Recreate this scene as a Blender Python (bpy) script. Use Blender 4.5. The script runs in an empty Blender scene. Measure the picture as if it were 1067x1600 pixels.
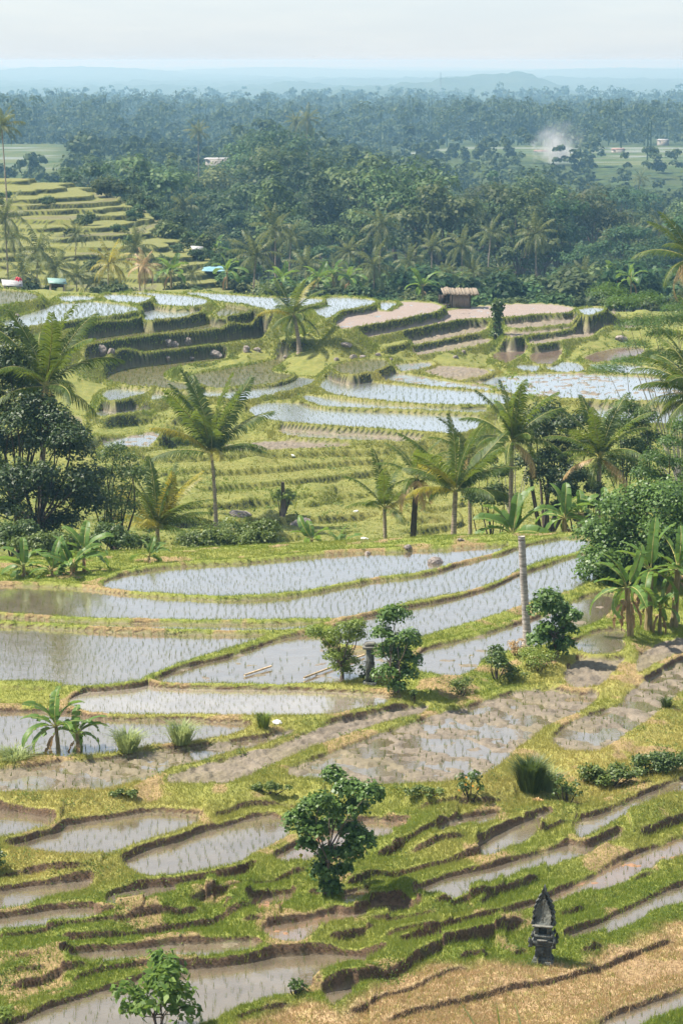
import bpy, bmesh, math, random
import numpy as np
from mathutils import Vector, Matrix
from mathutils.geometry import tessellate_polygon

R = math.radians
rng = np.random.default_rng(7)
random.seed(7)
scene = bpy.context.scene
COL = scene.collection

# ------------------------------------------------------------------ camera
F, CX, CY, HOR = 3800.0, 533.5, 800.0, 95.0       # focal length in photo pixels, centre, true horizon row
P = math.atan((CY - HOR) / F)
cp, sp = math.cos(P), math.sin(P)
cam_d = bpy.data.cameras.new('camera')
cam = bpy.data.objects.new('camera', cam_d); COL.objects.link(cam)
cam.location = (0, 0, 0)
cam.rotation_euler = (math.pi/2 - P, 0, 0)
cam_d.sensor_fit = 'VERTICAL'; cam_d.sensor_height = 36.0; cam_d.sensor_width = 24.0
cam_d.lens = F/1600*36.0
cam_d.clip_start = 0.5; cam_d.clip_end = 60000
scene.camera = cam

def ray(u, v):
    u = np.asarray(u, float); v = np.asarray(v, float)
    dx = (u-CX)/F; dy = -(v-CY)/F
    return dx, cp + dy*sp, -sp + dy*cp
def unproj(u, v, z):
    dx, dy, dz = ray(u, v); t = z/dz
    return dx*t, dy*t
def at(u, v, Y):
    dx, dy, dz = ray(u, v); t = Y/dy
    return float(dx*t), float(Y), float(dz*t)
def ppm(Y, z=-20.0):                                # photo pixels per metre
    return F/(Y*cp - z*sp)

# ------------------------------------------------------------------ noise
def _hash(ix, iy, s):
    n = (ix.astype(np.int64)*374761393 + iy.astype(np.int64)*668265263 + s*1442695041) & 0x7fffffff
    n = ((n ^ (n >> 13))*1274126177) & 0x7fffffff
    return ((n ^ (n >> 16)) & 0xffff)/65535.0
def vnoise(x, y, s=0):
    ix = np.floor(x); iy = np.floor(y); fx = x-ix; fy = y-iy
    fx = fx*fx*(3-2*fx); fy = fy*fy*(3-2*fy)
    a = _hash(ix, iy, s); b = _hash(ix+1, iy, s); c = _hash(ix, iy+1, s); d = _hash(ix+1, iy+1, s)
    return (a*(1-fx)+b*fx)*(1-fy) + (c*(1-fx)+d*fx)*fy
def fbm(x, y, s=0, o=4):
    t = 0; a = 1; n = 0
    for k in range(o):
        t = t + a*vnoise(x*2**k, y*2**k, s+k*17); n += a; a *= .5
    return t/n
def S(x):
    x = np.clip(x, 0, 1); return x*x*(3-2*x)

# ------------------------------------------------------------------ mesh helpers
class MB:
    def __init__(s): s.v = []; s.f = []; s.n = 0; s.at = {}
    def add(s, v, f, **attrs):
        v = np.asarray(v, float).reshape(-1, 3); f = np.asarray(f, int)
        s.v.append(v); s.f.append(f + s.n); s.n += len(v)
        for k, a in attrs.items():
            s.at.setdefault(k, []).append(np.broadcast_to(np.asarray(a, float), (len(v),)))
        return s
    def mesh(s, name, mat=None, smooth=False):
        me = bpy.data.meshes.new(name)
        V = np.concatenate(s.v); me.vertices.add(len(V)); me.vertices.foreach_set('co', V.astype(np.float32).ravel())
        li = np.concatenate([f.ravel() for f in s.f]); tot = np.concatenate([np.full(len(f), f.shape[1]) for f in s.f])
        st = np.concatenate([[0], np.cumsum(tot)[:-1]])
        me.loops.add(len(li)); me.loops.foreach_set('vertex_index', li.astype(np.int32))
        me.polygons.add(len(tot)); me.polygons.foreach_set('loop_start', st.astype(np.int32))
        try: me.polygons.foreach_set('loop_total', tot.astype(np.int32))
        except Exception: pass
        if smooth: me.polygons.foreach_set('use_smooth', np.ones(len(tot), bool))
        me.update(calc_edges=True); me.validate()
        for k, a in s.at.items():
            at_ = me.attributes.new(k, 'FLOAT', 'POINT'); at_.data.foreach_set('value', np.concatenate(a).astype(np.float32))
        if mat: me.materials.append(mat)
        return me
    def build(s, name, mat, parent=None, smooth=False, loc=None):
        o = bpy.data.objects.new(name, s.mesh(name, mat, smooth)); COL.objects.link(o)
        if parent is not None: o.parent = parent
        if loc is not None: o.location = loc
        return o
    def box(s, cx, cy, cz, sx, sy, sz, taper=1.0, rz=0.0, bev=0.0):
        b = bev
        prof = [(-sz/2, -b, 1.0), (-sz/2+b, 0, 1.0), (sz/2-b, 0, taper), (sz/2, -b, taper)] if b > 0 else [(-sz/2, 0, 1.0), (sz/2, 0, taper)]
        vs = []
        for (z, off, tp) in prof:
            hx, hy = sx/2*tp+off, sy/2*tp+off
            if b > 0:
                ring = [(-hx+b, -hy), (hx-b, -hy), (hx, -hy+b), (hx, hy-b), (hx-b, hy), (-hx+b, hy), (-hx, hy-b), (-hx, -hy+b)]
            else:
                ring = [(-hx, -hy), (hx, -hy), (hx, hy), (-hx, hy)]
            for x, y in ring:
                c, n = math.cos(rz), math.sin(rz)
                vs.append((cx + x*c - y*n, cy + x*n + y*c, cz + z))
        k = len(ring); q = []
        for L in range(len(prof)-1):
            for i in range(k): q.append((L*k+i, L*k+(i+1) % k, (L+1)*k+(i+1) % k, (L+1)*k+i))
        s.add(vs, q); base = s.n - len(vs)
        s.f.append(np.array([[base+i for i in range(k)][::-1]])); s.f.append(np.array([[base+(len(prof)-1)*k+i for i in range(k)]]))
        for kk in s.at: pass
        return s
    def tube(s, pts, rad, sides=7, **attrs):
        pts = np.asarray(pts, float); n = len(pts); rad = np.broadcast_to(rad, (n,))
        t = np.gradient(pts, axis=0); t /= np.linalg.norm(t, axis=1)[:, None] + 1e-9
        ref = np.where(np.abs(t[:, 2:3]) > .9, np.array([[1., 0, 0]]), np.array([[0, 0, 1.]]))
        a = np.cross(t, ref); a /= np.linalg.norm(a, axis=1)[:, None] + 1e-9; b = np.cross(t, a)
        th = np.arange(sides)*2*math.pi/sides
        v = pts[:, None] + rad[:, None, None]*(a[:, None]*np.cos(th)[None, :, None] + b[:, None]*np.sin(th)[None, :, None])
        i = np.arange(n-1)[:, None]*sides; j = np.arange(sides)[None]; j2 = (j+1) % sides
        q = np.stack([i+j, i+j2, i+sides+j2, i+sides+j], -1).reshape(-1, 4)
        base = s.n
        s.add(v.reshape(-1, 3), q, **attrs)
        s.f.append(np.array([base + np.arange(sides)])); s.f.append(np.array([base + (n-1)*sides + np.arange(sides)[::-1]]))
        return s

def tag(o, label=None, cat=None, group=None, kind=None):
    if label: o['label'] = label
    if cat: o['category'] = cat
    if group: o['group'] = group
    if kind: o['kind'] = kind
    return o
def thing(name, label, cat, loc=(0, 0, 0), rz=0.0, group=None):
    o = bpy.data.objects.new(name, None); COL.objects.link(o); o.empty_display_size = .3
    o.location = loc; o.rotation_euler = (0, 0, rz)
    return tag(o, label, cat, group)
def dup(root, loc, rz, label=None, scale=1.0, group=None):
    r = root.copy(); COL.objects.link(r); r.location = loc; r.rotation_euler = (0, 0, rz)
    r.scale = (scale,)*3 if not hasattr(scale, '__len__') else scale
    if label: r['label'] = label
    if group: r['group'] = group
    for ch in list(root.children):
        c = ch.copy(); COL.objects.link(c); c.parent = r
        for g in ch.children:
            d = g.copy(); COL.objects.link(d); d.parent = c
    return r

# ------------------------------------------------------------------ materials
def newmat(name):
    m = bpy.data.materials.new(name); m.use_nodes = True
    nt = m.node_tree; nt.nodes.clear()
    out = nt.nodes.new('ShaderNodeOutputMaterial')
    return m, nt, out
class N:
    """tiny node-graph writer"""
    def __init__(s, nt): s.nt = nt
    def n(s, t, ins=None, **kw):
        nd = s.nt.nodes.new(t)
        for k, v in kw.items(): setattr(nd, k, v)
        for k, v in (ins or {}).items():
            if isinstance(v, bpy.types.NodeSocket): s.nt.links.new(v, nd.inputs[k])
            elif isinstance(v, bpy.types.Node): s.nt.links.new(v.outputs[0], nd.inputs[k])
            else: nd.inputs[k].default_value = v
        return nd
    def mix(s, fac, a, b):
        nd = s.nt.nodes.new('ShaderNodeMix'); nd.data_type = 'RGBA'
        for idx, v in ((0, fac), (6, a), (7, b)):
            if isinstance(v, (bpy.types.NodeSocket,)): s.nt.links.new(v, nd.inputs[idx])
            elif isinstance(v, tuple): nd.inputs[idx].default_value = v + (1,) if len(v) == 3 else v
            else: nd.inputs[idx].default_value = v
        return nd.outputs[2]
    def math(s, op, a, b=0.0, clamp=False):
        nd = s.nt.nodes.new('ShaderNodeMath'); nd.operation = op; nd.use_clamp = clamp
        for i, v in enumerate((a, b)):
            if isinstance(v, bpy.types.NodeSocket): s.nt.links.new(v, nd.inputs[i])
            else: nd.inputs[i].default_value = v
        return nd.outputs[0]
    def noise(s, vec, scale, detail=4, rough=.55):
        nd = s.n('ShaderNodeTexNoise', {'Scale': scale, 'Detail': detail, 'Roughness': rough})
        if vec is not None: s.nt.links.new(vec, nd.inputs['Vector'])
        return nd.outputs[0]
    def ramp(s, v, a, b):
        nd = s.n('ShaderNodeMapRange', {'Value': v, 'From Min': a, 'From Max': b}); nd.interpolation_type = 'SMOOTHSTEP'
        return nd.outputs[0]
    def attr(s, name): return s.n('ShaderNodeAttribute', attribute_name=name).outputs['Fac']
    def pos(s): return s.n('ShaderNodeNewGeometry').outputs['Position']
    def link(s, a, b): s.nt.links.new(a, b)

def leaf_mat(name, c1, c2, trans=.3, objvar=.0, tcol=None, rough=.5, spec=.35):
    m, nt, out = newmat(name); g = N(nt)
    geo = g.n('ShaderNodeNewGeometry')
    isl = geo.outputs['Random Per Island']
    col = g.mix(isl, c1, c2)
    if objvar > 0:
        oi = g.n('ShaderNodeObjectInfo').outputs['Random']
        hs = g.n('ShaderNodeHueSaturation', {'Hue': g.math('ADD', g.math('MULTIPLY', oi, -.10*objvar), .5+.04*objvar), 'Saturation': 1.0,
                 'Value': g.math('ADD', g.math('MULTIPLY', g.math('FRACT', g.math('MULTIPLY', oi, 7.31)), .9*objvar), 1-.4*objvar), 'Color': col})
        col = hs.outputs[0]
    bs = g.n('ShaderNodeBsdfPrincipled', {'Base Color': col, 'Roughness': rough, 'Specular IOR Level': spec})
    tc = g.mix(.5, col, tcol if tcol else tuple(min(1, 2.0*x) for x in c2))
    tr = g.n('ShaderNodeBsdfTranslucent', {'Color': tc})
    mx = g.n('ShaderNodeMixShader', {0: trans, 1: bs.outputs[0], 2: tr.outputs[0]})
    g.link(mx.outputs[0], out.inputs[0])
    return m
def plain_mat(name, c1, c2, scale=8, rough=.8, bump=.3, bscale=None, stretch=None):
    m, nt, out = newmat(name); g = N(nt)
    tc = g.n('ShaderNodeTexCoord').outputs['Object']
    if stretch:
        mp = g.n('ShaderNodeMapping', {'Vector': tc}); mp.inputs['Scale'].default_value = stretch; tc = mp.outputs[0]
    nz = g.noise(tc, scale, 5, .6)
    col = g.mix(g.ramp(nz, .3, .7), c1, c2)
    bp = g.n('ShaderNodeBump', {'Strength': bump, 'Distance': .05, 'Height': g.noise(tc, bscale or scale*3, 4)})
    bs = g.n('ShaderNodeBsdfPrincipled', {'Base Color': col, 'Roughness': rough, 'Normal': bp.outputs[0], 'Specular IOR Level': .25})
    g.link(bs.outputs[0], out.inputs[0])
    return m
# ================================================================== rice terraces
# every paddy: kind (w flooded, m muddy with water lying in it, p ploughed, g green with young rice), water level below the camera, outline
PAD = [
 ('w',-20.45,'20,1602 67,1580 111,1566 162,1549 203,1539 300,1509 350,1502 400,1500 451,1495 495,1492 540,1493 586,1497 607,1500 586,1507 552,1518 512,1530 468,1547 418,1560 384,1570 350,1581 320,1590 290,1610 200,1640 0,1650 -30,1625'),
 ('w',-20.32,'503,1553 530,1547 556,1541 552,1550 540,1558 522,1564'),
 ('m',-20.2,'91,1494 152,1488 216,1483 270,1478 360,1474 420,1470 360,1480 300,1485 253,1490 202,1497 145,1505 115,1506'),
 ('w',-19.95,'-60,1444 0,1436 50,1427 101,1421 152,1418 172,1424 184,1430 169,1435 135,1441 84,1446 34,1451 -60,1459'),
 ('m',-19.82,'-60,1406 0,1394 50,1386 94,1381 135,1377 148,1379 128,1386 84,1394 60,1404 34,1409 -60,1422'),
 ('w',-19.8,'168,1400 209,1392 270,1381 330,1369 360,1365 385,1362 398,1363 385,1372 350,1381 304,1392 253,1402 229,1412 189,1411 165,1410'),
 ('o',-19.87,'384,1415 410,1405 440,1399 462,1395 455,1404 437,1412 410,1418'),
 ('o',-19.85,'528,1402 545,1396 570,1388 580,1386 572,1396 550,1404'),
 ('o',-20.05,'407,1451 451,1443 485,1438 512,1431 552,1420 586,1414 620,1413 643,1418 660,1422 647,1425 613,1428 570,1433 539,1438 508,1448 485,1457 451,1459 424,1457'),
 ('o',-19.98,'613,1478 660,1467 707,1455 741,1445 774,1435 818,1418 855,1403 896,1386 943,1364 977,1343 1010,1330 1040,1320 1110,1292 1110,1312 1067,1330 1038,1340 1010,1355 977,1370 943,1381 909,1391 869,1409 825,1428 774,1441 734,1454 707,1466 660,1480'),
 ('w',-19.72,'645,1396 674,1382 707,1371 758,1359 808,1344 849,1333 876,1323 923,1313 963,1301 970,1304 940,1316 909,1330 896,1333 849,1349 818,1360 781,1381 741,1394 707,1404 690,1406 660,1401'),
 ('w',-20.1,'876,1468 909,1455 943,1441 977,1426 1004,1411 1038,1396 1067,1384 1120,1364 1120,1384 1067,1402 1038,1409 1010,1421 997,1435 963,1451 930,1462 903,1473 882,1473'),
 ('w',-20.4,'925,1610 960,1590 1010,1573 1044,1559 1067,1551 1120,1534 1120,1552 1067,1565 1044,1574 1021,1584 1000,1598 985,1612'),
 ('w',-19.12,'-60,1258 0,1267 34,1271 78,1279 86,1282 67,1286 34,1296 -60,1306'),
 ('w',-19.32,'5,1314 51,1301 125,1286 175,1279 236,1269 287,1272 322,1276 287,1291 243,1303 209,1315 186,1325 135,1335 84,1331 34,1321'),
 ('w',-19.52,'187,1342 216,1326 253,1316 304,1303 360,1291 390,1279 418,1275 441,1279 455,1299 428,1313 394,1330 380,1345 337,1350 287,1356 236,1360 212,1355'),
 ('o',-19.62,'424,1343 461,1323 500,1308 549,1289 573,1282 606,1284 643,1286 627,1299 603,1309 573,1313 540,1325 500,1340 460,1346'),
 ('m',-19.42,'684,1311 688,1295 707,1284 741,1276 781,1270 770,1278 741,1288 707,1298'),
 ('m',-19.52,'745,1320 785,1299 818,1286 849,1272 862,1271 850,1282 835,1303 795,1316 768,1324 748,1324'),
 ('m',-19.48,'897,1283 943,1272 987,1252 1028,1232 1055,1222 1120,1212 1120,1228 1067,1237 1038,1240 1004,1255 960,1276 923,1297 896,1304'),
 ('x',-18.7,'-60,1215 0,1206 67,1198 135,1186 186,1178 236,1169 304,1166 350,1164 384,1159 428,1151 465,1141 450,1149 418,1158 384,1168 350,1176 324,1185 270,1198 236,1212 209,1218 182,1227 135,1230 67,1232 -60,1234'),
 ('p',-18.8,'256,1219 304,1205 350,1188 401,1174 468,1154 519,1136 586,1120 637,1110 674,1105 654,1114 613,1124 566,1137 512,1158 461,1178 424,1196 401,1208 370,1221 350,1223 304,1222 270,1220'),
 ('x',-18.9,'441,1208 485,1191 532,1174 586,1153 637,1134 710,1112 741,1105 774,1094 808,1084 850,1081 880,1082 932,1086 935,1092 909,1110 876,1120 842,1141 818,1161 791,1181 774,1198 758,1210 741,1216 710,1221 653,1222 586,1222 539,1218 471,1212'),
 ('x',-18.95,'862,1159 872,1144 896,1129 943,1114 973,1102 977,1087 1010,1066 1044,1046 1067,1032 1120,1004 1120,1050 1075,1070 1054,1087 1038,1100 1021,1117 994,1134 963,1154 943,1166 909,1169 882,1169 866,1164'),
 ('p',-18.65,'879,1070 882,1056 899,1036 923,1026 960,1022 977,1026 967,1039 957,1053 943,1066 923,1071'),
 ('p',-18.7,'990,1049 1000,1029 1021,1012 1044,1005 1100,997 1100,1006 1044,1024 1021,1036 1004,1047'),
 ('m',-18.32,'891,1009 909,995 930,987 960,983 975,983 973,1002 972,1014 943,1017 909,1017'),
 ('m',-18.35,'650,1045 654,1022 680,1010 710,1004 758,992 808,976 842,966 876,950 900,938 923,930 947,924 965,935 950,955 936,968 916,975 896,981 870,995 835,1010 808,1013 758,1025 741,1046 707,1053 653,1052'),
 ('w',-18.2,'512,988 545,968 586,962 637,950 710,938 768,918 815,897 849,887 882,874 925,858 960,862 930,905 896,918 869,926 825,938 795,951 758,963 710,976 670,989 620,1000 560,1005 520,1000'),
 ('w',-18.15,'-60,916 0,916 67,916 135,921 169,926 236,928 304,931 350,935 401,935 451,930 519,916 586,906 653,894 710,884 758,870 808,858 842,848 876,841 918,838 921,852 892,862 852,872 818,884 774,907 741,918 710,924 653,936 603,947 569,956 536,960 485,962 418,965 350,965 270,964 169,963 84,958 -60,950'),
 ('w',-18.1,'163,910 189,900 229,892 270,887 350,882 401,880 485,870 552,865 653,862 710,858 774,854 800,851 781,858 741,869 710,877 681,886 653,892 603,897 552,906 502,916 434,926 350,929 304,926 236,922 165,916'),
 ('w',-18.2,'-60,956 0,960 84,965 135,968 236,969 350,970 440,968 512,967 495,975 451,980 350,982 270,980 169,977 98,972 0,967 -60,963'),
 ('w',-18.25,'-60,970 0,973 67,977 135,982 202,987 270,989 360,990 424,988 401,997 350,1015 320,1022 270,1039 236,1053 216,1061 135,1067 61,1066 -60,1065'),
 ('m',-18.34,'232,1060 270,1047 350,1031 401,1012 451,996 490,992 515,995 530,1008 560,1015 600,1012 625,1030 570,1055 520,1062 451,1066 404,1065 350,1064 280,1064'),
 ('w',-18.42,'108,1094 135,1081 169,1071 236,1067 304,1067 350,1071 418,1075 485,1080 552,1083 606,1087 607,1095 586,1100 552,1105 519,1110 485,1112 418,1112 350,1110 236,1110 169,1109 142,1107 118,1100'),
 ('w',-18.55,'-60,1111 0,1113 44,1112 135,1115 189,1117 270,1122 350,1130 394,1131 384,1136 370,1141 350,1146 304,1152 236,1161 169,1173 118,1178 67,1171 -60,1170'),
 # ---- terraces across the gully
 ('g',-19.6,'-60,450 -40,452 27,455 57,460 60,466 30,472 0,478 -60,488'),
 ('h',-20.3,'2,504 10,502 34,494 67,484 94,474 111,472 152,472 189,476 216,481 214,485 169,491 118,498 67,506 27,510'),
 ('w',-20.25,'94,462 145,463 150,466 100,469'),
 ('w',-20.2,'160,459 236,463 230,470 172,468'),
 ('w',-20.5,'189,457 240,457 304,464 330,472 300,474 250,473 236,468'),
 ('w',-20.65,'280,455 350,460 430,466 505,466 500,473 434,480 411,480 370,471 330,467'),
 ('w',-20.9,'226,481 240,478 304,475 330,477 315,484 304,490 236,497 226,494'),
 ('g',-21.0,'335,494 350,478 380,477 400,482 380,488'),
 ('g',-20.95,'88,512 130,505 200,497 226,492 224,498 160,506 90,518'),
 ('g',-21.8,'135,531 202,520 270,512 360,503 415,497 420,500 360,508 270,516 202,525 140,534'),
 ('g',-22.9,'128,565 169,551 219,545 287,535 350,527 420,522 430,526 350,533 253,545 202,549 169,556 135,570'),
 ('g',-23.95,'160,590 189,578 236,568 287,562 340,556 355,560 320,563 275,572 248,586 260,595 290,600 315,602 300,606 260,603 236,600 200,598'),
 ('g',-24.05,'285,590 320,583 360,577 420,565 455,558 440,568 420,577 430,583 460,586 440,594 400,598 350,602 315,600'),
 ('w',-24.25,'236,622 250,610 300,606 360,604 400,600 460,589 492,592 485,600 450,608 411,617 384,622 350,620 300,612 262,620'),
 ('w',-24.15,'163,616 172,609 202,607 236,604 232,611 209,618 175,623'),
 ('w',-24.9,'145,646 175,637 240,642 216,650 162,653'),
 ('r',-25.1,'88,654 125,650 130,665 92,670'),
 ('m',-25.2,'150,693 190,685 243,675 270,681 256,690 202,694'),
 ('m',-24.95,'440,668 500,672 570,676 660,680 655,685 570,683 500,680 440,675'),
 ('p',-25.3,'340,700 410,692 480,690 560,689 555,693 450,697 410,699'),
 ('w',-24.5,'385,648 400,628 485,632 566,636 640,641 710,643 745,646 750,668 700,674 674,670 586,664 485,658'),
 ('w',-24.3,'470,617 510,622 566,626 640,630 710,633 760,636 755,640 710,638 640,634 566,632 490,629'),
 ('w',-24.12,'502,610 505,595 515,588 545,589 570,597 620,602 710,610 790,615 800,628 710,628 637,624 552,618'),
 ('m',-24.15,'560,585 600,577 637,585 690,596 760,604 770,611 710,606 620,594'),
 ('p',-24.15,'650,578 700,573 770,580 745,588 700,590'),
 ('g',-23.5,'520,572 545,566 600,560 606,572 560,582 525,580'),
 ('m',-24.0,'612,570 680,565 660,575 620,576'),
 ('b',-24.4,'770,552 800,548 822,546 805,558 790,565 772,562'),
 ('b',-24.45,'825,562 832,551 882,545 870,555 866,566 835,565'),
 ('b',-24.45,'906,562 930,551 970,543 1004,543 1000,553 943,563'),
 ('w',-24.5,'850,570 893,563 918,578 860,579'),
 ('w',-24.5,'805,570 842,570 838,578 808,576'),
 ('w',-24.5,'912,567 950,567 1038,577 1041,585 997,580 936,577'),
 ('w',-24.45,'731,583 768,575 771,583 741,587'),
 ('m',-24.35,'710,591 775,590 850,583 943,586 1020,590 1080,600 1080,625 943,620 842,615 775,610 715,605'),
 ('w',-24.8,'900,641 960,628 1060,626 1110,640 1110,655 960,657'),
 ('q',-21.5,'522,509 530,495 560,484 593,480 620,472 670,474 690,479 684,484 637,494 586,503 545,511'),
 ('q',-22.3,'549,521 603,511 654,499 697,487 730,482 788,477 842,475 896,481 890,485 842,487 791,492 730,494 687,503 637,513 586,523 560,524'),
 ('w',-22.1,'904,482 940,480 938,486 906,489'),
 ('w',-20.95,'505,464 560,466 590,471 570,477 530,484 515,495 500,492 490,485 500,478'),
 ('w',-21.4,'593,472 620,473 610,480 596,484'),
 ('p',-22.95,'785,506 842,502 896,495 950,488 965,490 900,502 842,508 790,510'),
 ('p',-23.3,'785,522 849,513 909,504 970,493 965,498 909,509 849,518 795,525'),
 ('p',-23.8,'822,532 896,523 943,516 1000,503 1000,507 943,520 896,527 830,535'),
 ('p',-23.2,'630,534 687,523 760,510 760,514 690,528 640,538'),
 ('p',-23.75,'640,550 690,542 760,530 765,534 700,547 650,553'),
 ('t',-23.05,'488,538 540,536 592,538 600,542 540,543 488,542'),
 ('t',-22.85,'590,536 620,532 640,530 640,534 610,541 592,542'),
 ('t',-25.35,'230,704 350,700 480,696 600,692 700,690 700,698 600,702 480,706 350,709 230,714'),
 ('t',-25.75,'240,722 350,717 480,712 600,707 720,704 720,712 600,717 519,722 400,733 283,738 240,740'),
 ('t',-26.1,'240,750 400,742 520,731 600,725 720,720 720,728 576,735 519,743 414,753 283,764 240,766'),
 ('t',-26.35,'240,778 400,768 560,758 720,748 720,760 560,772 400,783 240,792'),
 ('t',-26.6,'240,802 400,796 560,787 720,776 720,792 560,804 400,812 240,818'),
 ('t',-26.8,'240,828 400,824 560,816 720,806 720,820 560,830 400,838 240,842'),
 ('t',-23.55,'420,546 470,544 505,546 505,550 470,551 420,551'),
 ('t',-22.4,'440,526 480,525 515,527 515,530 480,531 440,531'),
]
# small earth steps: far side stands higher by h
LEDGE = [
 (.24,'0,1545 34,1540 67,1532 111,1523 152,1519'),
 (.2,'498,1467 532,1465 559,1458 600,1453'),
 (.3,'495,1549 539,1539 586,1526 627,1519 660,1505 687,1492 710,1485 741,1475 774,1462 815,1448 832,1446'),
 (.15,'862,1432 896,1424 923,1416'),
 (.2,'785,1499 808,1492 832,1482'),
 (.24,'741,1414 774,1397 808,1386 849,1369'),
 (.16,'970,1381 997,1372 1038,1362'),
 (.22,'893,1495 923,1492 943,1478'),
 (.15,'350,1597 390,1583 434,1573 468,1566'),
 (.16,'532,1590 566,1580 600,1563 654,1546 687,1529 710,1519 751,1512'),
 (.17,'586,1600 643,1586 707,1568 774,1553 818,1543 876,1532 926,1519 963,1505 1000,1488 1067,1470'),
 (.26,'573,1343 603,1333 647,1320 674,1309 682,1289 710,1276'),
 (.22,'620,1342 660,1335 707,1322 741,1313'),
 (.26,'529,1394 559,1381 600,1367 643,1360 674,1354 710,1343 741,1338 770,1330 810,1318 845,1305'),
 (.24,'994,1309 1031,1293 1067,1279 1100,1266'),
 (.17,'-40,1476 0,1470 44,1463 101,1455 162,1448 216,1441'),
 (.2,'78,1475 111,1470 169,1465 216,1456 270,1446 320,1438 360,1431 410,1425'),
 (.2,'280,1414 320,1408 360,1397 390,1385 451,1369 492,1362'),
 (.2,'327,1421 350,1418 384,1409'),
 (.2,'184,1432 230,1428 290,1424 327,1421'), (.16,'322,1277 380,1262 441,1258 500,1262'), (.18,'0,1330 5,1316 -30,1326'), (.2,'462,1397 500,1392 528,1388'), (.18,'-30,1375 20,1368 60,1362 100,1358 150,1352'),
 (.22,'660,1423 700,1415 741,1403 781,1390'), (.2,'586,1415 620,1408 645,1400'), (.18,'580,1470 613,1462 650,1450 700,1438'), (.16,'420,1471 460,1466 500,1464'), (.18,'360,1440 400,1436 430,1430'), 
 (.18,'830,1303 860,1290 896,1281'), (.15,'640,1262 700,1256 760,1252 800,1250'), (.18,'0,1300 30,1297 86,1284'), (.18,'100,1538 160,1520 230,1508 300,1500'), (.16,'0,1522 40,1514 95,1506'), (.16,'0,1497 40,1492 91,1488'), (.16,'560,1440 600,1436 640,1430 700,1424'), (.15,'700,1500 740,1492 785,1484'),
 (.3,'600,820 660,816 720,814'), (.25,'240,760 290,756 330,752'), (.3,'200,700 260,695 330,690 380,686'),
 (.12,'-20,1082 57,1082 90,1083'), (.12,'-20,1096 50,1097 80,1096'),
    (.3,'360,793 394,788 420,786'), (.3,'465,796 502,789 520,787'),
 (.4,'192,830 260,826 324,820'), (.35,'283,788 330,784'),  (.5,'240,668 290,660 380,655'), (.5,'100,703 150,706 230,704 300,700'), (.35,'140,672 200,660 270,650'),
]
def pts(s): return np.array([[float(a) for a in p.split(',')] for p in s.split()])
def chaikin(p, closed=True, k=2):
    for _ in range(k):
        q = np.roll(p, -1, 0) if closed else None
        if closed: p = np.stack([p*.75+q*.25, p*.25+q*.75], 1).reshape(-1, 2)
        else:
            m = np.stack([p[:-1]*.75+p[1:]*.25, p[:-1]*.25+p[1:]*.75], 1).reshape(-1, 2)
            p = np.concatenate([p[:1], m, p[-1:]])
    return p
def seg_dist(px, py, A, Bp):
    """distance to a polyline, and the signed side of the nearest piece"""
    best = np.full(px.shape, 1e9); side = np.zeros(px.shape)
    for (ax, ay), (bx, by) in zip(A, Bp):
        dx, dy = bx-ax, by-ay; L = dx*dx+dy*dy+1e-12
        t = np.clip(((px-ax)*dx+(py-ay)*dy)/L, 0, 1)
        d = (px-ax-t*dx)**2+(py-ay-t*dy)**2
        m = d < best
        best = np.where(m, d, best); side = np.where(m, np.sign(dx*(py-ay)-dy*(px-ax)), side)
    return np.sqrt(best), side
def inside(px, py, poly):
    c = np.zeros(px.shape, bool); q = np.roll(poly, 1, 0)
    for (x1, y1), (x2, y2) in zip(poly, q):
        if y1 == y2: continue
        c ^= ((y1 > py) != (y2 > py)) & (px < (x2-x1)*(py-y1)/(y2-y1)+x1)
    return c

def zmap(h): return -18.1+(h+18.1)*.55 if -20.9 < h < -18.1 else h
def ccw(p):
    ar = np.sum(p[:, 0]*np.roll(p[:, 1], -1)-np.roll(p[:, 0], -1)*p[:, 1]); return p if ar > 0 else p[::-1]
def outn(p):
    t = np.roll(p, -1, 0)-np.roll(p, 1, 0); t /= np.linalg.norm(t, axis=1)[:, None]+1e-9
    return np.stack([t[:, 1], -t[:, 0]], 1)
polys = []
for kind, h, s in PAD:
    isnear = min(pts(s)[:, 1]) > 835
    if isnear: h = zmap(h)
    v_mean = pts(s)[:, 1].mean()
    p = chaikin(pts(s)); X, Y = unproj(p[:, 0], p[:, 1], h)
    # the traced outline is the water one can see: the near bund hides a little more of it
    w_ = ccw(np.stack([X, Y], 1)); n_ = outn(w_); bh = (.19 if v_mean > 1230 else .14) if isnear else .24
    if kind != 't': w_[:, 1] -= np.clip(-n_[:, 1], 0, 1)*bh*w_[:, 1]/-h
    X, Y = w_[:, 0], w_[:, 1]
    polys.append(dict(kind=kind, h=h, p=np.stack([X, Y], 1), near=Y.mean() < 115))
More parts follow.
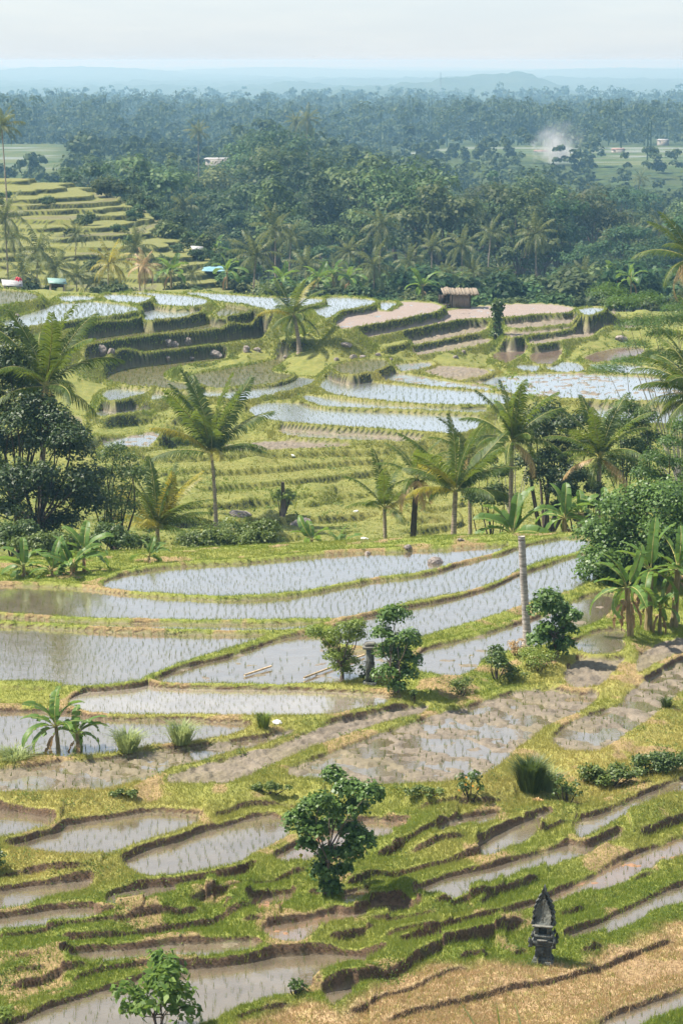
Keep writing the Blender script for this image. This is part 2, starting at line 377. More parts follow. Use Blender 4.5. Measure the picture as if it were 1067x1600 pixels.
# the hut's field edge and other control heights of the bare slope (photo column, row, height)
ANCH = [(100,760,-26),(300,760,-25.9),(500,760,-25.9),(650,790,-26.2),(800,790,-26.3),(950,780,-26.2),(1100,780,-26.2),(-60,760,-26),
        (200,830,-26.7),(350,830,-26.7),(500,840,-26.8),(620,835,-26.8),(200,720,-25.4),(400,712,-25.3),(620,712,-25.3),(800,690,-25.1),(1000,690,-25.2),
        (60,640,-24.9),(-60,600,-24.5),(-60,520,-22),(1120,560,-24.5),(1120,500,-23.2),(1000,478,-22.3),(1120,470,-22.4),(60,560,-23.5),
        (1000,700,-25.3),(560,552,-23.5),(470,537,-23.0),(470,503,-21.2),(520,505,-21.2),(610,530,-22.7),(848,1500,-20.15),(700,1515,-20.1),(1000,1465,-20.0),(600,1560,-20.3),(800,1590,-20.55),(1060,1500,-20.2),(450,1590,-20.5),
        (900,1200,-19.1),(1040,1190,-19.1),(1000,1160,-18.95),(820,1240,-19.25),(760,1060,-18.75),(560,1075,-18.45),(1050,1210,-19.3),(840,1040,-18.5),(700,1080,-18.7),
        (540,1240,-19.1),(700,1245,-19.2),(100,1245,-18.95),(300,1245,-19.0),(80,1350,-19.55),(30,1085,-18.45),(1040,960,-18.4),(1060,900,-18.2),(990,905,-18.3)]
ctl = []
for u, v, z in ANCH:
    if v > 850: z = zmap(z)
    ctl.append(np.array([*unproj(u, v, z), z]))
for q in polys:
    pp = q['p'][::5]
    for x, y in pp: ctl.append(np.array([x, y, q['h'] - (0.06 if q['near'] else .4)]))
for X in np.linspace(-32, 32, 9):                    # the gully behind the near fields
    for Y, z in ((100, -21.6), (108, -24.4), (116, -26.6), (124, -27.8), (131, -28)):
        ctl.append(np.array([X, Y, z]))
for X in np.linspace(-60, 60, 9):
    ctl += [np.array([X, 33, -20.8]), np.array([X, 40, -20.8])]
    ctl += [np.array([X, 234, -24.0 if X > -5 else -21.8]), np.array([X, 246, -29 if X > -5 else -23.5]), np.array([X, 258, -34 if X > -5 else -26])]
ctl = np.array(ctl)
def base_raw(x, y):
    sh = x.shape; x = x.ravel(); y = y.ravel(); o = np.empty(len(x))
    for i in range(0, len(x), 4000):
        d = (x[i:i+4000, None]-ctl[None, :, 0])**2 + (y[i:i+4000, None]-ctl[None, :, 1])**2 + .15
        w = d**-1.6
        o[i:i+4000] = (w*ctl[None, :, 2]).sum(1)/w.sum(1)
    return o.reshape(sh)

# grid of the ground: columns are directions, rows are distances
K = 1.05
uc = np.concatenate([np.linspace(-2600, -140, 60)[:-1], np.linspace(-140, 1207, 700), np.linspace(1207, 3600, 60)[1:]])
ac = (uc-CX)/F*K
yr = [36.0]
while yr[-1] < 256:
    y = yr[-1]
    if y < 42: d = .5
    elif y < 97: d = 1.05*y*y/(F*19.3)
    elif y < 126: d = .6
    elif y < 172: d = .17
    elif y < 222: d = .24
    else: d = .6
    yr.append(y+d)
yr = np.array(yr)
GX = ac[None, :]*yr[:, None]; GY = np.repeat(yr[:, None], len(ac), 1)
ci = np.unique(np.concatenate([np.arange(0, len(ac), 6), [len(ac)-1]])); ri = np.unique(np.concatenate([np.arange(0, len(yr), 6), [len(yr)-1]]))
Bc = base_raw(GX[np.ix_(ri, ci)], GY[np.ix_(ri, ci)])
t1 = np.empty((len(ri), len(ac)))
for i in range(len(ri)): t1[i] = np.interp(np.arange(len(ac)), ci, Bc[i])
BZ = np.empty(GX.shape); rr = np.arange(len(yr))
k = np.clip(np.searchsorted(ri, rr, side='right')-1, 0, len(ri)-2); fr = ((rr-ri[k])/(ri[k+1]-ri[k]))[:, None]
BZ = t1[k]*(1-fr)+t1[k+1]*fr

near = GY < 115
BZ += (fbm(GX*.9, GY*.9, 3, 4)-.5)*np.where(near, .16, .3)
plate = np.full(GX.shape, -1e3)
wob = np.where(near, fbm(GX*1.1, GY*1.1, 11, 3)-.5, fbm(GX*.3, GY*.3, 12, 2)-.5)
for q in polys:
    p = q['p']; nr = q['near']; mg = 5.0
    r0, r1 = np.searchsorted(yr, [p[:, 1].min()-mg, p[:, 1].max()+mg])
    sub = slice(r0, r1)
    rat = p[:, 0]/p[:, 1]; c0, c1 = np.searchsorted(ac, [rat.min()-mg/p[:, 1].min(), rat.max()+mg/p[:, 1].min()])
    sl = (sub, slice(c0, c1)); x = GX[sl]; y = GY[sl]
    d, _ = seg_dist(x, y, p, np.roll(p, -1, 0)); d = np.where(inside(x, y, p), -d, d)
    d = d + wob[sl]*(.13 if nr else .35)
    b, W, sl_ = (.09, .40, .35) if nr else (.10, .42, .9)
    if nr and q['p'][:, 1].mean() > 74: W = .28
    if q['kind'] == 't': b, W, sl_ = .03, .15, 3.2
    dirf = np.gradient(d, axis=0)/np.maximum(np.gradient(y, axis=0), 1e-6)
    b = b*(0.7+.35*vnoise(x*.6, y*.6, 5)) + (.075 if nr and y.mean() < 74 else .06)*S(dirf*1.1-.05)*(q['kind'] != 't')
    plate[sl] = np.maximum(plate[sl], q['h']+b-sl_*np.maximum(d-W, 0))
    q['sl'] = sl; q['d'] = d
Z0 = np.maximum(BZ, plate)

def make_rc(Z):
    def rc(u, v, ymin=0.0):
        dx, dy, dz = ray(u, v); a = dx/dy; m = dz/dy
        j = float(np.interp(a, ac, np.arange(len(ac)))); j0 = int(min(max(j, 0), len(ac)-2)); f = j-j0
        col = Z[:, j0]*(1-f)+Z[:, j0+1]*f
        hit = (col >= m*yr) & (yr >= ymin)
        if not hit.any(): return None
        i = int(np.argmax(hit)); y = yr[i]
        if i > 0:
            e1 = m*yr[i]-col[i]; e0 = m*yr[i-1]-col[i-1]
            if e0 > 0 >= e1: y = yr[i-1]+(yr[i]-yr[i-1])*e0/(e0-e1)
        return float(a*y), float(y), float(m*y)
    return rc
def gz_of(Z):
    def gz(x, y):
        x = np.asarray(x, float); y = np.asarray(y, float)
        j = np.interp(x/y, ac, np.arange(len(ac))); i = np.interp(y, yr, np.arange(len(yr)))
        j0 = np.clip(j.astype(int), 0, len(ac)-2); i0 = np.clip(i.astype(int), 0, len(yr)-2); f = j-j0; g = i-i0
        return (Z[i0, j0]*(1-f)+Z[i0, j0+1]*f)*(1-g)+(Z[i0+1, j0]*(1-f)+Z[i0+1, j0+1]*f)*g
    return gz
rc0 = make_rc(Z0)
for h, s in LEDGE:
    q = [rc0(u, v) for u, v in chaikin(pts(s), False, 2)]
    q = np.array([t for t in q if t])
    if len(q) < 2: continue
    zz_ = np.polyval(np.polyfit(np.arange(len(q)), q[:, 2], 1), np.arange(len(q)))   # one even run, not following every tuft
    uv_ = chaikin(pts(s), False, 2)[:len(q)]; q = np.stack(unproj(uv_[:, 0], uv_[:, 1], zz_), 1)
    # keep one smooth line in plan
    for _ in range(2): q[1:-1] = (q[:-2]+2*q[1:-1]+q[2:])/4
    nr = q[:, 1].mean() < 115; mg = 3.0
    r0, r1 = np.searchsorted(yr, [q[:, 1].min()-mg, q[:, 1].max()+mg]); rat = q[:, 0]/q[:, 1]
    c0, c1 = np.searchsorted(ac, [rat.min()-mg/q[:, 1].min(), rat.max()+mg/q[:, 1].min()])
    sl = (slice(r0, r1), slice(c0, c1)); x = GX[sl]; y = GY[sl]
    d, side = seg_dist(x, y, q[:-1], q[1:]); s_ = d*side + wob[sl]*(.10 if nr else .4)
    e = np.minimum(np.hypot(x-q[0, 0], y-q[0, 1]), np.hypot(x-q[-1, 0], y-q[-1, 1]))
    xm, xM = q[:, 0].min(), q[:, 0].max()
    tp = S(e/(.55 if nr else 2.2))*((x > xm-.1) & (x < xM+.1))
    rr_ = .15 if nr else .3; fall = 1.5 if nr else 4.0
    up = S((s_+rr_/2)/rr_)*(1-S((s_-.35)/fall)); dn = np.where(s_ < 0, np.exp(-np.abs(s_)/.3), 0)*.35
    Z0[sl] += (.72*h if nr else 1.25*h)*tp*(up-dn*(s_ < 0))

# grassy knolls and mounds
def bump(u, v, r, h):
    q = make_rc(Z0)(u, v)
    if q is None: return
    d2 = ((GX-q[0])**2+(GY-q[1])**2)/r**2
    Z0[:] += h*np.exp(-d2)
bump(835, 1040, 1.0, .35); bump(690, 1085, .8, .2); bump(640, 1060, .7, .15)

Z = Z0.copy(); MUD = np.zeros(GX.shape); WET = np.zeros(GX.shape); ORG = np.zeros(GX.shape); PNK = np.zeros(GX.shape); GRN = np.zeros(GX.shape)
guard = np.zeros(GX.shape)
nz1 = fbm(GX*1.6, GY*1.6, 21, 4)-.5; nz2 = fbm(GX*6, GY*6, 31, 3)-.5
nz3 = fbm(GX*.25, GY*.25, 41, 3)-.5
for q in sorted(polys, key=lambda t: -t['h']):
    sl, d, nr, h, kd = q['sl'], q['d'], q['near'], q['h'], q['kind']
    if kd == 't':
        guard[sl] = np.maximum(guard[sl], 1-S((d-.1)/.3)); continue
    r = .15 if nr else .4
    sc = 1.0 if nr else 1.8
    ro = np.sin((GX[sl]*.62+GY[sl]*.78)*2*math.pi/1.7+nz1[sl]*9)
    if kd in 'w': bed = h-.075*sc+nz1[sl]*.10*sc+nz3[sl]*.12-(0 if nr else .08)
    elif kd == 'g': bed = h-.05*sc+nz1[sl]*.1*sc
    elif kd == 'r': bed = h+.05+nz1[sl]*.1
    elif kd == 'h': bed = h-.06*sc+nz1[sl]*.1*sc
    elif kd in 'mo': bed = h-.05+nz1[sl]*.20*sc+nz2[sl]*.05*sc
    elif kd == 'x': bed = h+.002+nz1[sl]*.05+nz2[sl]*.055+.05*ro+nz3[sl]*.05
    elif kd == 'b': bed = h-.03+nz2[sl]*.05
    elif kd == 'q': bed = h+.02+nz2[sl]*.05+nz1[sl]*.08
    else: bed = h+.07+nz2[sl]*.17*sc+.03*np.sin((GX[sl]*.35-GY[sl]*.94)*2*math.pi/.8)
    cut = (1-S((d+.04)/r))*(1-guard[sl])
    Z[sl] = Z[sl]*(1-cut)+bed*cut
    keep = 1-cut
    for A in (MUD, ORG, PNK, GRN): A[sl] *= keep
    cut = S((cut-.55)/.4); MUD[sl] += cut
    if kd == 'o': ORG[sl] += cut
    if kd == 'q': PNK[sl] += cut
    if kd in 'gr': GRN[sl] += cut
    if kd == 'h': GRN[sl] += cut*S((nz3[sl]+.12)/.15)
    guard[sl] = np.maximum(guard[sl], 1-S((d-(.2 if nr else .35))/(.14 if nr else .3)))
MUD = np.clip(MUD, 0, 1)
# roughness of the turf itself
Z += (1-MUD)*np.where(near, (fbm(GX*4.5, GY*4.5, 61, 3)-.5)*.07, (fbm(GX*1.1, GY*1.1, 62, 2)-.5)*.12)
rc = make_rc(Z); gz = gz_of(Z)

# dry straw bank and yellowed turf (where it really is dry)
STR = pts('330,1640 380,1597 440,1570 475,1556 530,1572 565,1556 600,1537 650,1516 700,1503 760,1502 830,1508 900,1507 935,1490 972,1474 1010,1455 1067,1440 1160,1415 1160,1530 1067,1553 960,1592 900,1620 900,1700 300,1700')
q = np.array([t[:2] for t in (rc0(u, v) for u, v in STR) if t])
d, _ = seg_dist(GX, GY, q, np.roll(q, -1, 0)); d = np.where(inside(GX, GY, q), d, -d)
STRAW = S((d+.2+.5*(fbm(GX*2, GY*2, 71, 3)-.5))/.5)*(GY < 60)
DRY = np.zeros(GX.shape)
for (u, v, r, a) in ((880,1200,4,.9),(1000,1150,4,.7),(780,1220,2.5,.8),(960,1060,3,.6),(60,1340,1.6,.8),(150,1370,1.2,.6),(430,1240,3,.5),(200,1245,4,.6),(60,1235,3,.5),
                     (700,1120,4,.25),(300,1140,5,.35),(560,1100,3,.4),(400,740,8,.35),(600,800,8,.5),(620,830,5,.4),(600,700,6,.4),(1000,1320,2.5,.3),(700,1330,1.5,.4),(850,1270,1.5,.5),(820,1230,1.2,.5),(70,1175,2,.6),
                     (750,590,12,.6),(660,600,10,.5),(700,540,8,.2),(500,650,20,.35),(250,690,12,.25),(900,640,10,.3)):
    t = rc0(u, v)
    if t: DRY = np.maximum(DRY, a*np.exp(-((GX-t[0])**2+(GY-t[1])**2)/r**2))
DRY = np.clip(DRY + .9*(fbm(GX*.28, GY*.28, 81, 4)-.47), 0, 1)

BARE = S((fbm(GX*.8, GY*.8, 131, 4)-.57)/.07)*(GY < 100)*(MUD < .5)*.85
nr_, nc_ = GX.shape
idx = np.arange(nr_*nc_).reshape(nr_, nc_)
quads = np.stack([idx[:-1, :-1], idx[:-1, 1:], idx[1:, 1:], idx[1:, :-1]], -1).reshape(-1, 4)
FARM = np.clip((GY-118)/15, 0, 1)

def ground_material():
    m, nt, out = newmat('terrace_ground'); g = N(nt)
    pos = g.pos(); geo = g.n('ShaderNodeNewGeometry')
    sep = g.n('ShaderNodeSeparateXYZ', {0: geo.outputs['Normal']}); nz_ = sep.outputs[2]
    big = g.noise(pos, .35, 4); mid = g.noise(pos, 2.2, 5, .6); fine = g.noise(pos, 14, 4, .7); vf = g.noise(pos, 45, 3, .7)
    grass = g.mix(g.ramp(mid, .32, .68), (.095, .14, .018), (.20, .225, .042))
    grass = g.mix(g.ramp(fine, .35, .75), grass, (.25, .26, .06))
    grass = g.mix(g.math('MULTIPLY', g.attr('dry'), .85), grass, g.mix(g.ramp(fine, .3, .7), (.36, .27, .10), (.30, .29, .075)))
    grass = g.mix(g.math('MULTIPLY', g.ramp(vf, .5, .8), .4), grass, (.10, .10, .025))
    straw = g.mix(g.ramp(fine, .3, .7), (.22, .145, .07), (.48, .345, .19)); straw = g.mix(g.ramp(vf, .45, .7), straw, (.56, .42, .25))
    straw = g.mix(g.math('MULTIPLY', g.ramp(mid, .42, .70), .75), straw, (.24, .22, .05))
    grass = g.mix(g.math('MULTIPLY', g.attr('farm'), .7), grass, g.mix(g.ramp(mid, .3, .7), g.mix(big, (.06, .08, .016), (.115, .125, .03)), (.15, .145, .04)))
    top = g.mix(g.attr('straw'), grass, straw)
    soil = g.mix(g.ramp(fine, .3, .7), (.055, .034, .020), (.15, .095, .055))
    soil = g.mix(g.math('MULTIPLY', g.ramp(mid, .52, .70), .55), soil, (.06, .07, .02))
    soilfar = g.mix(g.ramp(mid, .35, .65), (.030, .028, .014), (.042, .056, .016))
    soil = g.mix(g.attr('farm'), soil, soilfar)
    st = g.math('ADD', nz_, g.math('MULTIPLY', g.math('SUBTRACT', fine, .5), g.math('SUBTRACT', .35, g.math('MULTIPLY', g.attr('farm'), .25))))
    steep = g.math('SUBTRACT', 1.0, g.ramp(st, .56, .80))
    bare = g.math('MAXIMUM', g.attr('bare'), g.math('MULTIPLY', g.ramp(g.noise(pos, .8, 5, .65), .58, .72), .2))
    land = g.mix(steep, g.mix(bare, top, g.mix(g.ramp(fine, .35, .65), (.17, .105, .055), (.31, .215, .11))), soil)
    mud = g.mix(g.ramp(mid, .3, .7), (.115, .094, .068), (.195, .160, .118))
    mud = g.mix(g.math('MULTIPLY', g.ramp(fine, .45, .75), .7), mud, (.245, .205, .155))
    mud = g.mix(g.math('MULTIPLY', g.ramp(big, .45, .65), .45), mud, (.17, .145, .07))
    mud = g.mix(g.attr('orange'), mud, g.mix(mid, (.22, .11, .055), (.30, .18, .10)))
    mud = g.mix(g.attr('pink'), mud, g.mix(fine, (.18, .14, .115), (.27, .215, .18)))
    mud = g.mix(g.math('MULTIPLY', g.attr('green'), .8), mud, g.mix(mid, (.07, .07, .02), (.13, .115, .04)))
    col = g.mix(g.attr('mud'), land, mud)
    hgt = g.math('ADD', g.math('MULTIPLY', fine, .6), g.math('MULTIPLY', vf, .4))
    bp = g.n('ShaderNodeBump', {'Strength': .9, 'Distance': .07, 'Height': hgt})
    rgh = g.math('SUBTRACT', .95, g.math('MULTIPLY', g.attr('mud'), .38))
    bs = g.n('ShaderNodeBsdfPrincipled', {'Base Color': col, 'Roughness': rgh, 'Normal': bp.outputs[0], 'Specular IOR Level': .25})
    g.link(bs.outputs[0], out.inputs[0])
    return m
MAT_GROUND = ground_material()
mb = MB(); fl = lambda A: A.ravel()
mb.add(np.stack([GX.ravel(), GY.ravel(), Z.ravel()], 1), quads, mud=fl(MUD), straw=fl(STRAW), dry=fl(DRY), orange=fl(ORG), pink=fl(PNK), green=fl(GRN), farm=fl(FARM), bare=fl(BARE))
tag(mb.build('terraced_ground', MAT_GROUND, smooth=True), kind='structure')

# ------------------------------------------------------------------ water lying in the paddies
def water_material(name, tint, ripple, rough=.05, silt_=.42, sc=((.25, .205, .145), (.35, .295, .215)), boost=2.3):
    m, nt, out = newmat(name); g = N(nt)
    pos = g.pos()
    h1 = g.noise(pos, 9, 3, .6); h2 = g.noise(pos, 1.2, 2)
    bp = g.n('ShaderNodeBump', {'Strength': ripple, 'Distance': .012, 'Height': g.math('ADD', h1, g.math('MULTIPLY', h2, 2.0))})
    fr = g.n('ShaderNodeFresnel', {'IOR': 1.36, 'Normal': bp.outputs[0]})
    gl = g.n('ShaderNodeBsdfGlossy', {'Color': (1.0, .975, .925, 1), 'Roughness': rough, 'Normal': bp.outputs[0]})
    tr = g.n('ShaderNodeBsdfTransparent', {'Color': tint+(1,)})
    silt = g.n('ShaderNodeBsdfDiffuse', {'Color': g.mix(g.ramp(h2, .3, .7), *sc)})
    body = g.n('ShaderNodeMixShader', {0: silt_, 1: tr.outputs[0], 2: silt.outputs[0]})
    mx = g.n('ShaderNodeMixShader', {0: g.math('MINIMUM', g.math('MULTIPLY', fr.outputs[0], boost), 1.0), 1: body.outputs[0], 2: gl.outputs[0]})
    g.link(mx.outputs[0], out.inputs[0])
    return m
MAT_WATER = water_material('paddy_water', (.80, .74, .64), .35, .05, .34)
MAT_WATER_LOW = water_material('paddy_water_clear', (.78, .74, .66), .35, .05, .3)
MAT_WATER_MILKY = water_material('paddy_water_milky', (.8, .76, .68), .3, .06, .5, ((.36, .31, .25), (.48, .42, .34)))
MAT_WATER_GREEN = water_material('paddy_water_green', (.7, .7, .5), .3, .2, .7, ((.09, .085, .03), (.14, .125, .05)), .75)
MAT_WATER_BROWN = water_material('paddy_water_brown', (.7, .6, .5), .2, .08, .75, ((.11, .08, .06), (.15, .11, .085)), .7)
MAT_WATER_FAR = water_material('paddy_water_far', (.80, .76, .68), .3, .24)
for q in polys:
    if q['kind'] in 'prt': continue
    p = q['p']; t = np.roll(p, -1, 0)-np.roll(p, 1, 0); t /= np.linalg.norm(t, axis=1)[:, None]+1e-9
    ar = np.sum(p[:, 0]*np.roll(p[:, 1], -1)-np.roll(p[:, 0], -1)*p[:, 1])
    n_ = np.stack([t[:, 1], -t[:, 0]], 1)*(1 if ar > 0 else -1)
    w = p+n_*(.13 if q['near'] else .3)
    tris = tessellate_polygon([[Vector((x, y, 0)) for x, y in w]])
    hz = q['h']
    wm = MB(); T = np.array(tris)
    P3 = np.column_stack([w, np.full(len(w), hz)])
    cr = np.cross(P3[T[:, 1]]-P3[T[:, 0]], P3[T[:, 2]]-P3[T[:, 0]])[:, 2]
    T[cr < 0] = T[cr < 0][:, ::-1]
    wm.add(P3, T)
    tag(wm.build('paddy_water', (MAT_WATER_LOW if q['p'][:, 1].mean() < 62 else (MAT_WATER_MILKY if abs(q['h']-zmap(-18.42)) < 1e-6 else MAT_WATER)) if q['near'] else {'g': MAT_WATER_GREEN, 'b': MAT_WATER_BROWN}.get(q['kind'], MAT_WATER_FAR)), kind='structure')

# ------------------------------------------------------------------ rice seedlings standing in the paddies, in rows
def tufts(xy, z, nb, hgt, wid, spread, rg, lean=.35, shade=None):
    n = len(xy); k = n*nb
    b = np.repeat(xy, nb, 0)+rg.normal(0, spread, (k, 2)); zb = np.repeat(z, nb)
    th = rg.uniform(0, 2*math.pi, k); hh = hgt*rg.uniform(.6, 1.2, k); ln = hh*lean*rg.uniform(.1, 1, k)
    fc = rg.uniform(-.9, .9, k); ww = wid*rg.uniform(.7, 1.2, k)
    v = np.empty((k, 3, 3))
    v[:, 0, 0] = b[:, 0]-ww*np.cos(fc); v[:, 0, 1] = b[:, 1]-ww*np.sin(fc); v[:, 0, 2] = zb-.02
    v[:, 1, 0] = b[:, 0]+ww*np.cos(fc); v[:, 1, 1] = b[:, 1]+ww*np.sin(fc); v[:, 1, 2] = zb-.02
    v[:, 2, 0] = b[:, 0]+ln*np.cos(th); v[:, 2, 1] = b[:, 1]+ln*np.sin(th); v[:, 2, 2] = zb+hh
    return v.reshape(-1, 3), np.arange(k*3).reshape(-1, 3)
MAT_RICE = leaf_mat('rice_leaf', (.06, .095, .018), (.14, .165, .035), .2, spec=.05)
mb = MB(); sr = np.random.default_rng(3)
for qi, q in enumerate(polys):
    kd, nr = q['kind'], q['near']
    if kd in 'pqtb': continue
    if kd == 'o' and not nr: continue
    p = q['p']; lo, hi = p.min(0)-.3, p.max(0)+.3
    lo[0] = max(lo[0], -.2*hi[1]); hi[0] = min(hi[0], .2*hi[1])
    sx, sy = (.24, .27) if nr else (.5, .62)
    ang = {0: .15}.get(qi, .1+.25*math.sin(qi*1.7)); ca, sa = math.cos(ang), math.sin(ang)
    L = np.hypot(*(hi-lo)); gx, gy = np.meshgrid(np.arange(-L, L, sx), np.arange(-L, L, sy)); c = (lo+hi)/2
    gx = gx+sr.normal(0, .03, gx.shape)+.15*np.sin(gy*1.3+qi); gy = gy+sr.normal(0, .03, gy.shape)
    x = c[0]+gx.ravel()*ca-gy.ravel()*sa; y = c[1]+gx.ravel()*sa+gy.ravel()*ca
    m = inside(x, y, p); x, y = x[m], y[m]
    if not len(x): continue
    zz = gz(x, y); drop = {'m': .35, 'o': .6, 'x': .75}.get(kd, .88)
    clump = vnoise(x*.35, y*.35, 91+qi)
    ok = (zz < q['h']+.06) & (sr.random(len(x)) < drop*np.clip(.35+clump*1.1, 0, 1)); x, y, zz = x[ok], y[ok], zz[ok]
    if kd == 'g' or kd == 'h' or kd == 'r':
        if kd == 'h':
            o_ = fbm(x*.25, y*.25, 41, 3)-.5 > -.07; x, y, zz = x[o_], y[o_], zz[o_]
        v, f = tufts(np.stack([x, y], 1), np.maximum(zz, q['h']-.06), 4, .3, .02, .07, sr)
    elif nr: v, f = tufts(np.stack([x, y], 1), np.maximum(zz, q['h']-.06), 4, .15, .008, .016, sr, .4)
    else: v, f = tufts(np.stack([x, y], 1), np.maximum(zz, q['h']-.06), 3, .2, .018, .04, sr, .4)
    mb.add(v, f)
tag(mb.build('rice_seedlings', MAT_RICE), 'thin green rice seedlings standing in rows in the flooded paddies', 'rice', kind='stuff')

# ------------------------------------------------------------------ grass on the bunds
def grass_mat():
    m, nt, out = newmat('bund_grass'); g = N(nt)
    geo = g.n('ShaderNodeNewGeometry'); isl = geo.outputs['Random Per Island']
    c = g.mix(isl, (.12, .185, .02), (.26, .295, .05)); c = g.mix(g.math('MULTIPLY', g.attr('dry'), .9), c, g.mix(isl, (.36, .28, .085), (.46, .39, .13)))
    c = g.mix(g.attr('straw'), c, g.mix(isl, (.30, .20, .09), (.58, .43, .24)))
    bs = g.n('ShaderNodeBsdfPrincipled', {'Base Color': c, 'Roughness': .6, 'Specular IOR Level': .2}); tr = g.n('ShaderNodeBsdfTranslucent', {'Color': c})
    mx = g.n('ShaderNodeMixShader', {0: .35, 1: bs.outputs[0], 2: tr.outputs[0]}); g.link(mx.outputs[0], out.inputs[0]); return m
MAT_GRASS = grass_mat()
def sample_grass(n, ylo, yhi, ulo, uhi, hgt, wid, rg, nb=1, smin=0.0, smax=1.3):
    i0, i1 = np.searchsorted(yr, [ylo, yhi]); j0, j1 = np.searchsorted(uc, [ulo, uhi])
    fi = rg.uniform(i0, i1-1.01, n); fj = rg.uniform(j0, j1-1.01, n); a = fi.astype(int); b = fj.astype(int)
    y = np.interp(fi, np.arange(len(yr)), yr); x = np.interp(fj, np.arange(len(ac)), ac)*y
    zdx = (Z[a, b+1]-Z[a, b])/(GX[a, b+1]-GX[a, b]); zdy = (Z[a+1, b]-Z[a, b])/(yr[a+1]-yr[a])
    ok = (MUD[a, b] < .25) & (rg.random(n) > BARE[a, b]*.9) & (np.hypot(zdx, zdy) < smax) & (np.hypot(zdx, zdy) >= smin)
    x, y, a, b = x[ok], y[ok], a[ok], b[ok]; z = gz(x, y)
    hn = hgt*(.5+1.0*fbm(x*.7, y*.7, 99, 3))*np.where(STRAW[a, b] > .5, .8, 1)*np.where(rg.random(len(a)) < .03, 2.3, 1)
    v, f = tufts(np.stack([x, y], 1), z, nb, np.repeat(hn, nb), wid, .03, rg, .9)
    r = 3*nb
    mb.add(v, f, dry=np.repeat(DRY[a, b], r), straw=np.repeat(STRAW[a, b]*(rg.random(len(a)) < .86), r))
mb = MB(); gr = np.random.default_rng(5)
sample_grass(720000, 42, 96, -300, 1370, .085, .008, gr, 2)
sample_grass(70000, 42, 96, -90, 1157, .15, .008, gr, 2, .7, 4)
sample_grass(60000, 128, 172, -200, 1260, .06, .03, gr, 2)
sample_grass(300000, 128, 172, -200, 1260, .13, .03, gr, 2, .5, 99)
sample_grass(420000, 172, 224, -200, 1260, .15, .035, gr, 2, .5, 99)
tag(mb.build('grass', MAT_GRASS), 'short green and yellowed grass covering the bunds and banks of the terraces', 'grass', kind='stuff')

# broad-leaved weeds dotted over the banks
def weed_cover(n, ylo, yhi, size, k, sp, rg, mb_):
    i0, i1 = np.searchsorted(yr, [ylo, yhi]); j0, j1 = np.searchsorted(uc, [-90, 1157]); c_ = 0
    while c_ < n:
        fi = rg.uniform(i0, i1-1.01); fj = rg.uniform(j0, j1-1.01); a, b = int(fi), int(fj)
        if MUD[a, b] > .1 or STRAW[a, b] > .4 or vnoise(np.array(GX[a, b]*.45), np.array(GY[a, b]*.45), 333) < .52: continue
        c_ += 1; m_ = int(rg.integers(k//2, k)); x = GX[a, b]+rg.normal(0, sp, m_); y = GY[a, b]+rg.normal(0, sp, m_); z = gz(x, y)+size*rg.uniform(.2, 1.1, m_)
        nrm = rg.normal(0, .5, (m_, 3)); nrm[:, 2] += 1; t = rg.normal(size=(m_, 3)); nrm /= np.linalg.norm(nrm, axis=1)[:, None]; t -= nrm*np.sum(t*nrm, 1)[:, None]; t /= np.linalg.norm(t, axis=1)[:, None]
        q_ = np.cross(nrm, t); s_ = size*rg.uniform(.6, 1.4, m_)[:, None]; P_ = np.stack([x, y, z], 1)
        mb_.add(np.stack([P_-t*s_*.5, P_+q_*s_*.3, P_+t*s_*.5, P_-q_*s_*.3], 1).reshape(-1, 3), np.arange(m_*4).reshape(-1, 4))
mb = MB(); wg = np.random.default_rng(8)
weed_cover(1500, 43, 96, .055, 26, .12, wg, mb); weed_cover(350, 128, 215, .16, 24, .3, wg, mb)
tag(mb.build('weeds', leaf_mat('weed_leaf', (.045, .085, .015), (.13, .18, .035), .3, spec=.15)), 'broad-leaved weeds dotted over the grassy banks', 'weeds', kind='stuff')
# ================================================================== valley, far hills, terraced hillside
VY = [200, 232, 260, 330, 420, 550, 640, 700, 800, 880, 1000, 1080, 1150, 1400, 1900, 2300, 4000, 9000, 15000, 18800]
VL = [-40, -36, -33, -34, -40, -46, -41, -32, -31.5, -32, -33, -38, -40, -44, -44, -62, -75, -72, -62, -52]
VC = [-40, -36, -34, -35, -41, -41, -37, -36, -38, -40, -41, -42, -44, -46, -46, -62, -75, -72, -62, -50]
VR = [-40, -36, -34, -35, -42, -46, -48, -50, -46, -37.5, -36.5, -37, -39, -45, -46, -62, -75, -72, -62, -54]
def valley(x, y):
    u = CX+F*x/y
    l, c_, r_ = np.interp(y, VY, VL), np.interp(y, VY, VC), np.interp(y, VY, VR)
    t = np.clip((u-130)/230, 0, 1); t2 = np.clip((u-560)/160, 0, 1)
    return l*(1-t)+c_*t*(1-t2)+r_*t2
def field_mask(x, y):
    u = CX+F*x/y
    lf = S((115-u)/40)*S((y-690)/20)*S((1010-y)/20)
    y0 = np.interp(u, [560, 640, 800, 850, 1100], [1060, 1005, 990, 900, 870]); rt = S((u-600)/40)*S((y-y0)/15)*S((1085-y)/15)
    return np.clip(lf+rt, 0, 1)
vy = np.concatenate([np.arange(200, 640, 8), np.arange(640, 1100, 2.5), np.arange(1100, 2300, 16), np.geomspace(2300, 18800, 240)])
va = np.concatenate([np.linspace(-2400, -200, 30)[:-1], np.linspace(-200, 1270, 190), np.linspace(1270, 3500, 30)[1:]])
va = (va-CX)/F
VX = va[None]*vy[:, None]; VYg = np.repeat(vy[:, None], len(va), 1)
VZ = valley(VX, VYg)
fm = field_mask(VX, VYg)
st = .9; zt = VZ+1.5*(fbm(VX/60, VYg/60, 201, 3)-.5); ph = (VYg/26+2.0*fbm(VX/90, VYg/90, 203, 2))
stepped = VZ+.55*(S(((ph % 1)-.72)/.2)-(ph % 1))
